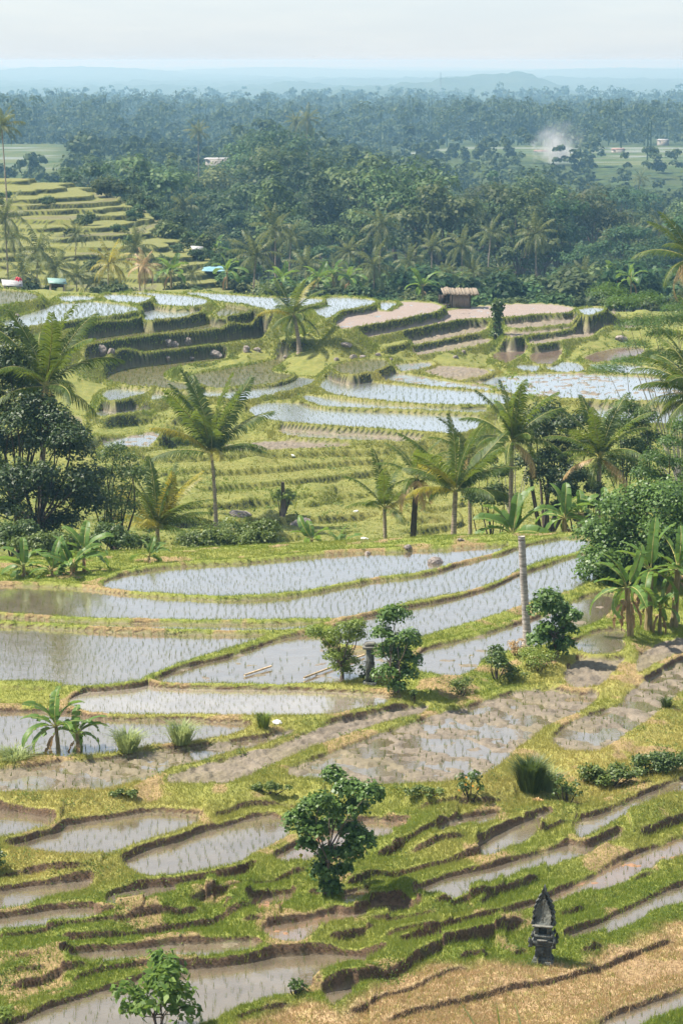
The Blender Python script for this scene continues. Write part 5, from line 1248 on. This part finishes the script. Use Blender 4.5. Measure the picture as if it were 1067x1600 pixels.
# ================================================================== forest of the valley
KEEP = []     # (u0, u1, v, Y): trees standing nearer than Y between these columns must stay below row v
def house(u, v, wpx, hpx, Y, roof, label, wall=PALE, keep=True):
    x, _, z = at(u, v, Y); kk = px((x, Y, z)); w_, h_ = wpx*kk, hpx*kk; d_ = max(4, w_*.5); t = thing('house', label, 'house', (x, Y, z), .12)
    MB().box(0, 0, h_*.18-2, w_, d_, h_*.6+4).build('wall', wall, t)
    m = MB(); a, b, zz, rz_ = w_*.56, d_*.62, h_*.46, h_*.95
    v_ = [(-a, -b, zz), (a, -b, zz), (a, b, zz), (-a, b, zz), (-a*.86, 0, rz_), (a*.86, 0, rz_)]; m.add(v_, [(0, 1, 5, 4), (2, 3, 4, 5)]); m.f += [np.array([[1, 2, 5]]), np.array([[3, 0, 4]]), np.array([[0, 3, 2, 1]])]
    m.build('roof', roof, t); KEEP.append((u-wpx*.6, u+wpx*.6, v-hpx*.45, Y)); return t
house(345, 250, 46, 4, 620, TIN_W, 'long low house with a pale roof among the forest trees')
house(965, 236, 18, 5, 1010, TILE, 'house with a reddish roof on the far rice fields at the right')
house(845, 238, 20, 4, 1010, TILE, 'house with a brownish roof beside the smoke')
house(1035, 221, 16, 4, 1120, TIN_W, 'small pale house against the far wood at the right')

FV = []
for i, (H, r_, ch, K, n) in enumerate(((15, 5.6, 9, 14, 1700), (18, 5.0, 13, 15, 1800), (13, 6.2, 7, 13, 1600), (20, 4.2, 15, 14, 1700), (16, 6.8, 8, 16, 1900), (12, 4.6, 8, 11, 1300), (17, 5.4, 11, 12, 1500))):
    cr, tr = tree_mesh(400+i, H, r_, ch, K, int(n*1.5), .52, (.30, .50), .28, asp=.7, squash=.75, up=.35, nz=.28)
    FV.append((H, r_, cr.mesh('forest_crown', LM['forest']), tr.mesh('forest_trunk', BARK, True)))
KIND = ['rounded dark forest tree in the hazy valley wood', 'tall oval forest tree in the hazy valley wood', 'low broad forest tree in the hazy valley wood', 'narrow towering forest tree in the hazy valley wood',
        'wide umbrella-crowned forest tree in the hazy valley wood', 'small bushy forest tree in the hazy valley wood', 'ragged-crowned forest tree in the hazy valley wood']
def ftree(x, y, z, vi, sc, rz, label=None, group=None):
    H, r_, cm, tm = FV[vi]; t = thing('forest_tree', label or KIND[vi], 'tree', (x, y, z), rz, group if group is not None else 'trees of the hazy valley wood')
    t.scale = (sc*random.uniform(.9, 1.1), sc*random.uniform(.9, 1.1), sc)
    for nm, me in (('trunk', tm), ('crown', cm)):
        o = bpy.data.objects.new(nm, me); COL.objects.link(o); o.parent = t
    return t
SKY_U = [-300, 0, 90, 120, 180, 260, 330, 380, 430, 500, 540, 600, 680, 850, 880, 960, 1067, 1300]
SKY_V = [262, 268, 262, 222, 208, 214, 224, 196, 184, 196, 222, 228, 240, 250, 268, 275, 300, 300]
def vrow(z, y): return 95+F*1.0*(-z)/(y*cp-z*sp)*1.0 if False else CY-F*((y*sp+z*cp)/(y*cp-z*sp))
cand = []; fr = np.random.default_rng(17); y = 362.0
while y < 1090:
    sp_ = 9.5 if y < 420 else (11.5 if y < 640 else 13.0); half = (700/F)*y+12
    for x in np.arange(-half, half, sp_):
        cand.append((x+fr.uniform(-.42, .42)*sp_, y+fr.uniform(-.45, .45)*sp_))
    y += sp_*(1.15 if y < 640 else 1.3)
forest = []
for x, y in cand:
    u = CX+F*x/(y*cp+30*sp)
    if float(field_mask(np.array([x]), np.array([y]))[0]) > .05: continue
    if y < 400 and x < float(np.interp(y, [236, 262, 290, 340, 400], [-4, -8.5, -17, -30, -40]))+9: continue
    z = float(vgz(np.array(x), np.array(y))); vi = int(fr.integers(0, 7)); H = FV[vi][0]; sc = fr.choice([.6, .8, .95, 1.1, 1.35, 1.6])*fr.uniform(.9, 1.1)*(.85 if y < 400 else 1)
    lim = float(np.interp(u, SKY_U, SKY_V))+fr.uniform(0, 16)
    for u0, u1, v_, Yh in KEEP:
        if y < Yh and u0-6 < u < u1+6: lim = max(lim, v_)
    for _ in range(12):
        if vrow(z+H*sc, y) < lim: sc *= .93
    if sc < .33: continue
    forest.append((u, x, y, z, vi, sc))
forest.sort(key=lambda t: t[2])
inview = [f for f in forest if -70 < f[0] < 1140]; near_f = inview[:262]; nset = set(map(id, near_f)); rest = [f for f in forest if id(f) not in nset]
for u, x, y, z, vi, sc in near_f: ftree(x, y, z-.5, vi, sc, fr.uniform(0, 6.28))
for u, vt, Y, vi, wpx, lab in ((163, 246, 392, 3, 56, 'tall column-like tree standing free at the end of the terraced hillside'), (212, 278, 372, 1, 74, 'broad dark tree just right of the column-like one at the end of the terraced hillside'),
                               (398, 142+70, 600, 1, 60, 'rounded tree crest standing above the middle of the valley wood'), (250, 300, 385, 4, 70, 'wide dark tree behind the end of the terraced hillside')):
    x, _, zt_ = at(u, vt, Y); z = float(vgz(np.array(x), np.array(Y))); H, r_ = FV[vi][:2]
    t = ftree(x, Y, z, vi, 1, .7*u, lab, ''); t.scale = (wpx*px((x, Y, z))/2/r_,)*2+((zt_-z)/H,)

# palms standing in the valley, on the hill foot and in the wood
PV = [palm_simple(500+i, 12.0, 17, 4.3, lean=(l, 0), emin=em, droop=dr) for i, (l, em, dr) in enumerate(((.6, -45, 1), (-.9, -35, .9), (.3, -55, 1.15), (1.4, -40, 1.0), (-.3, -20, .8)))]
PMS = [(c_.mesh('palm_crown', LM['palmfar']), t_.mesh('palm_trunk', PALMBARK, True)) for c_, t_ in PV]; LEANX = [.6, -.9, .3, 1.4, -.3]
PY = [(c_.mesh('palm_crown_dry', LM['palmy']), None) for c_, _ in PV[:1]][0][0]; PD = PV[2][0].mesh('palm_crown_dead', LM['palmdead'])
def vpalm(u, v, rpx, Y, vi, label, cm=None, rz=0.0, ground=None, group='palms at the foot of the valley wood'):
    x, _, z = at(u, v, Y); k = px((x, Y, z)); sc = rpx*k/4.1; zg = ground if ground is not None else float(vgz(np.array(x), np.array(Y)))
    t = thing('coconut_palm', label, 'palm tree', (x-LEANX[vi]*sc*math.cos(rz), Y-LEANX[vi]*sc*math.sin(rz), z-12*sc), rz, group)
    hgt = (z-zg+.3)/(12*sc); o = bpy.data.objects.new('trunk', PMS[vi][1]); COL.objects.link(o); o.parent = t
    o.scale = (1, 1, max(1, hgt)); o.location = (0, 0, 12*(1-max(1, hgt)))
    o = bpy.data.objects.new('crown', cm or PMS[vi][0]); COL.objects.link(o); o.parent = t; t.scale = (sc,)*3; return t
VP = [(595, 350, 42, 330, 2, 'big full coconut palm rising over the valley edge left of the hut'), (430, 357, 40, 300, 0, 'coconut palm above the crest left of centre, upper of two close together'), (400, 398, 46, 272, 1, 'dark coconut palm standing just behind the crest, lower of two close together'),
      (722, 384, 36, 318, 2, 'coconut palm directly behind the hut'), (767, 364, 30, 345, 3, 'slim coconut palm behind the hut, taller and farther right'), (836, 366, 40, 326, 0, 'tall coconut palm with a clear pale trunk right of the hut'), (675, 386, 34, 330, 4, 'coconut palm with yellowish tips left behind the hut'),
      (585, 415, 42, 288, 2, 'low coconut palm in front of the big full palm left of the hut'), (286, 324, 40, 400, 2, 'coconut palm among the dark trees behind the terraced hillside'), (478, 414, 36, 290, 1, 'coconut palm behind the crest, amid banana leaves'), (524, 428, 34, 280, 0, 'short coconut palm behind the crest in the middle'),
      (640, 408, 30, 320, 3, 'small coconut palm between the big full palm and the hut'), (953, 370, 20, 400, 4, 'small slim palm standing out right of the tall clear-trunked palm'), (990, 356, 17, 430, 4, 'smaller slim palm farther right beside the small slim one'), (912, 427, 30, 330, 0, 'coconut palm near the right end of the crest'),
      (880, 440, 24, 318, 1, 'short palm right of the tall clear-trunked palm'), (740, 424, 26, 310, 3, 'low palm just right behind the hut'), (784, 428, 26, 318, 2, 'low palm between hut and clear-trunked palm'), (697, 428, 26, 305, 1, 'low palm at the back corner of the hut'),
      (455, 372, 30, 330, 3, 'palm between the close pair and the valley wood'), (545, 392, 30, 320, 4, 'upright palm left of the big full palm'), (8, 338, 42, 262, 0, 'palm cut off by the left edge on the terraced hillside'), (3, 197, 36, 300, 1, 'tall palm cut off by the left edge against the hazy wood'),
      (480, 186, 26, 640, 2, 'palm crown poking out of the tree crest left of centre'), (462, 190, 20, 660, 0, 'smaller palm crown beside the poking one'), (310, 206, 22, 560, 1, 'palm crown above the wood left of the tree crest'), (1030, 350, 26, 420, 0, 'palm in the wood near the right edge'), (620, 318, 26, 480, 1, 'palm in the wood above the big full palm'),
      (830, 286, 18, 620, 2, 'small palm in the wood below the smoke'), (780, 300, 16, 560, 0, 'pale small palm in the middle of the wood'), (1000, 280, 18, 700, 3, 'small palm below the far rice fields at the right'), (930, 300, 18, 640, 1, 'small palm below the red-roofed house')]
for i, (u, v, r_, Y, vi, lab) in enumerate(VP): vpalm(u, v, r_, Y, vi, lab, rz=i*1.7, ground=hgz(at(u, v, Y)[0], Y) if i in (21, 22) else None)
for i, (u, v, r_, Y, cm, lab) in enumerate(((60, 392, 46, 258, None, 'leftmost big palm at the foot of the terraced hillside'), (36, 428, 42, 250, None, 'low palm in front of the leftmost big one at the hillside foot'), (88, 418, 42, 252, None, 'palm with brown lower fronds right of the leftmost big one'),
                       (170, 412, 40, 254, PY, 'palm with golden dried fronds at the foot of the terraced hillside'), (214, 385, 38, 258, None, 'palm with a few hanging fronds right of the golden one'), (226, 415, 30, 256, PD, 'withered straw-coloured palm beside the golden one'))):
    x, _, _z = at(u, v, Y); vpalm(u, v, r_, Y, [0, 2, 1, 2, 3, 2][i], lab, cm, i*2.1, ground=hgz(x, Y) if Y > 237 else -25, group='palms at the foot of the terraced hillside')
# bananas and bushes along the crest and the hillside foot
bt = banana('banana_plant', 'x', (0, 0, -500), 1.6, 8, 2.6, 600, dead=1, W=.7)
BL = [(520, 447, 270, 'bright banana clump in the middle behind the crest'), (497, 452, 262, 'banana plant left of the bright banana clump'), (545, 450, 272, 'banana plant right of the bright banana clump'), (660, 462, 262, 'pale banana plant left behind the hut'), (320, 402, 300, 'banana plant beside the tiny pale-roofed hut'),
      (336, 404, 302, 'second banana plant beside the tiny pale-roofed hut'), (268, 440, 256, 'banana plant at the foot of the hillside, right of the golden palm'), (355, 440, 258, 'banana plant below the blue tarpaulin'), (960, 445, 290, 'banana plant behind the right end of the crest'), (985, 450, 280, 'banana plant next to the right end of the crest'), (705, 462, 300, 'banana plant behind the hut roof'), (440, 452, 262, 'banana plant between the close palms and the bright clump')]
for i, (u, v, Y, lab) in enumerate(BL):
    x, _, z = at(u, v, Y); dup(bt, (x, Y, z-.6), i*1.3, lab, 1.0, 'bananas along the crest')
for o in list(bt.children):
    for c_ in list(o.children): bpy.data.objects.remove(c_)
    bpy.data.objects.remove(o)
bpy.data.objects.remove(bt)
cbm, tbm = bush_mesh(610, 1.6, 1.6, 2.2, 700, .34, 9, .7); cbm = cbm.mesh('bush_foliage', LM['forest']); tbm = tbm.mesh('bush_stems', BARKD)
bl = [(u+fr.uniform(-8, 8), 470 if u > 560 else 458, 246+fr.uniform(0, 22)) for u in range(-40, 1120, 22)]+[(u+fr.uniform(-9, 9), 470-12*fr.random(), fr.uniform(285, 350)) for u in range(395, 1120, 10)]+[(u, 0, 300) for u in ()]
for i, (u, v, Y) in enumerate(bl):
    x, _, z = at(u, v, Y); t = thing('leafy_shrub', 'shrub in the scrub along the far edge of the top terraces', 'shrub', (x, Y, z-1.2), fr.uniform(0, 6), 'scrub along the far edge of the top terraces'); sc = fr.uniform(.6, 1.5)*(1.9 if Y > 280 else 1); t.scale = (sc, sc, sc*fr.uniform(.7, 1.2))
    if u < 420 and Y > 250: t.location.z = min(t.location.z, hgz(x, Y))
    for nm, me in (('stems', tbm), ('foliage', cbm)): o = bpy.data.objects.new(nm, me); COL.objects.link(o); o.parent = t

hs = np.random.default_rng(31)
for i in range(46):
    if i < 26: f_ = i/25; Y = 345-80*f_+hs.uniform(-6, 6); x = float(np.interp(Y, [236, 262, 290, 340, 372], [-4, -8.5, -17, -32, -36]))+hs.uniform(-1, 7)
    else: Y = hs.uniform(248, 330); x = (hs.uniform(-20, 330)-CX)/F*Y; x = min(x, float(np.interp(Y, [236, 262, 290, 340, 372], [-4, -8.5, -17, -32, -36])))
    t = thing('leafy_shrub', 'shrub growing on the terraced hillside and down its open end', 'shrub', (x, Y, hgz(x, Y)-.2), hs.uniform(0, 6), 'shrubs on the terraced hillside'); sc = hs.uniform(.4, .9) if i >= 26 else hs.uniform(.7, 1.7); t.scale = (sc, sc, sc*hs.uniform(.8, 1.3))
    for nm, me in (('stems', tbm), ('foliage', cbm)): o = bpy.data.objects.new(nm, me); COL.objects.link(o); o.parent = t
for i, (u, v, r_, lab) in enumerate(((120, 365, 24, 'small palm high on the terraced hillside'), (150, 440, 26, 'low palm half hidden beside the golden palm'), (260, 420, 26, 'palm near the lower end of the terraced hillside'), (20, 372, 30, 'dusty palm near the left edge on the terraced hillside'), (120, 432, 30, 'low spreading palm between the brown-fronded and the golden palm'), (300, 428, 22, 'little palm under the tiny pale-roofed hut'))):
    Y = 262 if v > 400 else 285; x, _, z_ = at(u, v, Y); vpalm(u, v, r_, Y, i % 5, lab, None, i*1.3, ground=hgz(x, Y), group='palms at the foot of the terraced hillside')

# the far wood, which reads as one mass
wr = np.random.default_rng(23); mb = MB()
def far_tree(x, y, z, H, r_, n, s_):
    k = wr.integers(4, 8); c_ = np.stack([wr.normal(0, .42*r_, k), wr.normal(0, .42*r_, k), z+H*wr.uniform(.12, .93, k)], 1)+np.array([x, y, 0])
    i = wr.integers(0, k, n); d = wr.normal(size=(n, 3)); d /= np.linalg.norm(d, axis=1)[:, None]; d[:, 2] = np.abs(d[:, 2])*1.0-.25
    leaves(mb, c_[i]+d*(r_*.5*wr.uniform(.6, 1.1, n))[:, None], d+np.array([0, 0, .4])+wr.normal(0, .4, (n, 3)), s_, wr, .8)
for u, x, y, z, vi, sc in rest: far_tree(x, y, z, FV[vi][0]*sc, FV[vi][1]*sc, 260 if y < 800 else 200, 1.35)
def far_palm(x, y, z, H, s_):
    top = np.array([x, y, z+H]); n = 11; az = wr.uniform(0, 6.28, n); e = wr.uniform(-.5, 1.2, n); L = s_*wr.uniform(.8, 1.1, n)
    d = np.stack([np.cos(az)*np.cos(e), np.sin(az)*np.cos(e), np.sin(e)], 1); sd_ = np.stack([-np.sin(az), np.cos(az), 0*az], 1)*.42
    m1 = top+d*L[:, None]*.55; m2 = top+d*L[:, None]; m2[:, 2] -= L*.38
    v = np.stack([top-sd_*.3, top+sd_*.3, m1+sd_, m1-sd_, m2+sd_*.3, m2-sd_*.3], 1); k = np.arange(n)[:, None]*6
    mb.add(v.reshape(-1, 3), np.concatenate([k+np.array([[0, 1, 2, 3]]), k+np.array([[3, 2, 4, 5]])]))
    mb.add([(x-.3, y, z), (x+.3, y, z), (x+.2, y, z+H), (x-.2, y, z+H)], [(0, 1, 2, 3)])
RIDGE_U = [-200, 0, 60, 130, 200, 270, 330, 395, 450, 520, 600, 700, 760, 850, 960, 1067, 1300]; RIDGE_V = [134, 130, 140, 146, 144, 138, 150, 136, 152, 146, 150, 150, 146, 158, 158, 156, 156]
y = 905.0
while y < 2120:
    sp_ = 13 if y < 1300 else 16; half = 640/F*y
    for x in np.arange(-half, half, sp_):
        X, Yy = x+wr.uniform(-.5, .5)*sp_, y+wr.uniform(-.5, .5)*sp_; u = CX+F*X/Yy
        if float(field_mask(np.array([X]), np.array([Yy]))[0]) > .05 and wr.random() > .1: continue
        if Yy < 1088 and float(field_mask(np.array([X]), np.array([Yy]))[0]) < .05: continue
        z = float(vgz(np.array(X), np.array(Yy))); lim = float(np.interp(u, RIDGE_U, RIDGE_V))+wr.uniform(-4, 10)-14*(float(vnoise(np.array(u/24.0), np.array(Yy/300.0), 55))-.45)
        H = min(wr.uniform(11, 24), (at(u, lim, Yy)[2]-z))
        if H < 3: continue
        if wr.random() < .34: far_palm(X, Yy, z, H*.98, wr.uniform(3.2, 4.6))
        else: far_tree(X, Yy, z, H, min(wr.uniform(4.5, 9.5), H*.6), 150, 1.8)
    y += sp_*1.35
# a second, thinner belt farther out
for _ in range(420):
    Yy = wr.uniform(2150, 3300); X = wr.uniform(-.17, .17)*Yy; z = float(vgz(np.array(X), np.array(Yy))); far_tree(X, Yy, z, wr.uniform(12, 20), wr.uniform(6, 10), 60, 3.2)
tag(mb.build('far_wood', LM['farwood']), 'hazy far wood of broadleaf trees and palms covering the ridge before the plain', 'wood', kind='stuff')
# mast on the far plain
x, Y, z = at(688, 158, 3200); m = MB(); top_ = at(688, 113, 3200)[2]-z
t = thing('radio_mast', 'thin lattice mast far off in the haze above the valley', 'mast', (x, Y, z)); STEEL = plain_mat('galvanised_steel', (.25, .26, .27), (.35, .36, .37), 1)
for sx in (-1, 1):
    for sy in (-1, 1): m.tube([(sx*1.6, sy*1.6, -5), (sx*.35, sy*.35, top_)], .14, 4)
for i in range(9):
    h_ = top_*i/9; a = 1.6-1.25*i/9; b = 1.6-1.25*(i+1)/9; m.tube([(-a, -a, h_), (b, -b, h_+top_/9)], .08, 4); m.tube([(a, -a, h_), (-b, -b, h_+top_/9)], .08, 4)
m.build('lattice', STEEL, t)
# smoke
def smoke():
    m, nt, out = newmat('smoke'); g = N(nt); tc = g.n('ShaderNodeTexCoord').outputs['Object']
    sep = g.n('ShaderNodeSeparateXYZ', {0: tc}); r2 = g.n('ShaderNodeVectorMath', {0: tc}, operation='LENGTH').outputs['Value']
    nz = g.noise(tc, 2.6, 4, .6); d = g.math('SUBTRACT', g.math('MULTIPLY', g.math('SUBTRACT', 1.0, r2), 1.3), g.math('MULTIPLY', g.math('SUBTRACT', nz, .42), 2.4))
    low = g.math('SUBTRACT', 1.0, g.ramp(sep.outputs[2], -.85, .5)); d = g.math('MULTIPLY', g.ramp(d, .25, 1.2), g.math('ADD', g.math('MULTIPLY', low, .9), .06))
    d = g.math('MULTIPLY', d, .6)
    pv = g.n('ShaderNodeVolumePrincipled', {'Color': (.93, .95, .97, 1), 'Density': d}); g.link(pv.outputs[0], out.inputs['Volume'])
    m.cycles.volume_step_rate = 1.0 if hasattr(m.cycles, 'volume_step_rate') else 1
    x, Y, z = at(872, 226, 900); bm_ = bmesh.new(); bmesh.ops.create_icosphere(bm_, subdivisions=3, radius=1); me = bpy.data.meshes.new('smoke'); bm_.to_mesh(me); bm_.free(); me.materials.append(m)
    o = bpy.data.objects.new('smoke', me); COL.objects.link(o); o.location = (x, Y, z); o.scale = (14, 10, 15); o.rotation_euler = (0, R(22), 0); tag(o, 'white smoke drifting up from the far fields', 'smoke', kind='stuff')
smoke()
# ================================================================== light, sky, air
SUN_EL, SUN_AZ = R(57), R(-82)          # azimuth from +Y (view direction) towards +X; sun stands to the left, a little behind the fields
sd = Vector((math.sin(SUN_AZ)*math.cos(SUN_EL), math.cos(SUN_AZ)*math.cos(SUN_EL), math.sin(SUN_EL)))
L = bpy.data.lights.new('sun', 'SUN'); L.energy = 5.0; L.angle = R(.55); L.color = (1, .935, .83)
sun = bpy.data.objects.new('sun', L); COL.objects.link(sun); sun.location = (0, 0, 60)
sun.rotation_euler = sd.to_track_quat('Z', 'Y').to_euler()
w = bpy.data.worlds.new('World'); scene.world = w; w.use_nodes = True
nt = w.node_tree; nt.nodes.clear(); g = N(nt)
sky = g.n('ShaderNodeTexSky', sky_type='NISHITA'); sky.sun_disc = False
sky.sun_elevation = SUN_EL; sky.sun_rotation = SUN_AZ; sky.altitude = 100; sky.air_density = 1.0; sky.dust_density = 0.6; sky.ozone_density = 2.0
tcw = g.n('ShaderNodeTexCoord').outputs['Generated']; mpw = g.n('ShaderNodeMapping', {'Vector': tcw}); mpw.inputs['Scale'].default_value = (5, 5, 40)
cl = g.ramp(g.noise(mpw.outputs[0], 1.6, 5, .6), .35, .7)
veil = g.mix(.7, sky.outputs[0], g.mix(cl, (3.6, 4.2, 4.9), (4.1, 4.55, 5.05)))          # thin bright overcast veil over the blue
bg = g.n('ShaderNodeBackground', {'Color': veil, 'Strength': .08}); wo = g.n('ShaderNodeOutputWorld'); g.link(bg.outputs[0], wo.inputs[0])

HAZE_D = 2.9e-4
def haze_box():
    m, nt, out = newmat('haze'); g = N(nt)
    pv = g.n('ShaderNodeVolumePrincipled', {'Color': (.28, .55, .80, 1), 'Absorption Color': (.55, .27, 0, 1), 'Density': HAZE_D, 'Anisotropy': .2}); g.link(pv.outputs[0], out.inputs['Volume'])
    x, y0, y1, z0, z1 = 9000, -120, 19000, -190, 3.0
    mb = MB(); mb.add([(-x, y0, z0), (x, y0, z0), (x, y1, z0), (-x, y1, z0), (-x, y0, z1), (x, y0, z1), (x, y1, z1), (-x, y1, z1)],
                      [(0, 3, 2, 1), (4, 5, 6, 7), (0, 1, 5, 4), (1, 2, 6, 5), (2, 3, 7, 6), (3, 0, 4, 7)])
    tag(mb.build('haze', m), kind='stuff')
haze_box()
scene.view_settings.view_transform = 'Standard'; scene.view_settings.look = 'None'; scene.view_settings.gamma = 1
scene.view_settings.exposure = 1.27
c = scene.cycles; c.use_denoising = True; c.volume_bounces = 0; c.max_bounces = 6; c.transparent_max_bounces = 12
c.use_adaptive_sampling = True; c.adaptive_threshold = .02
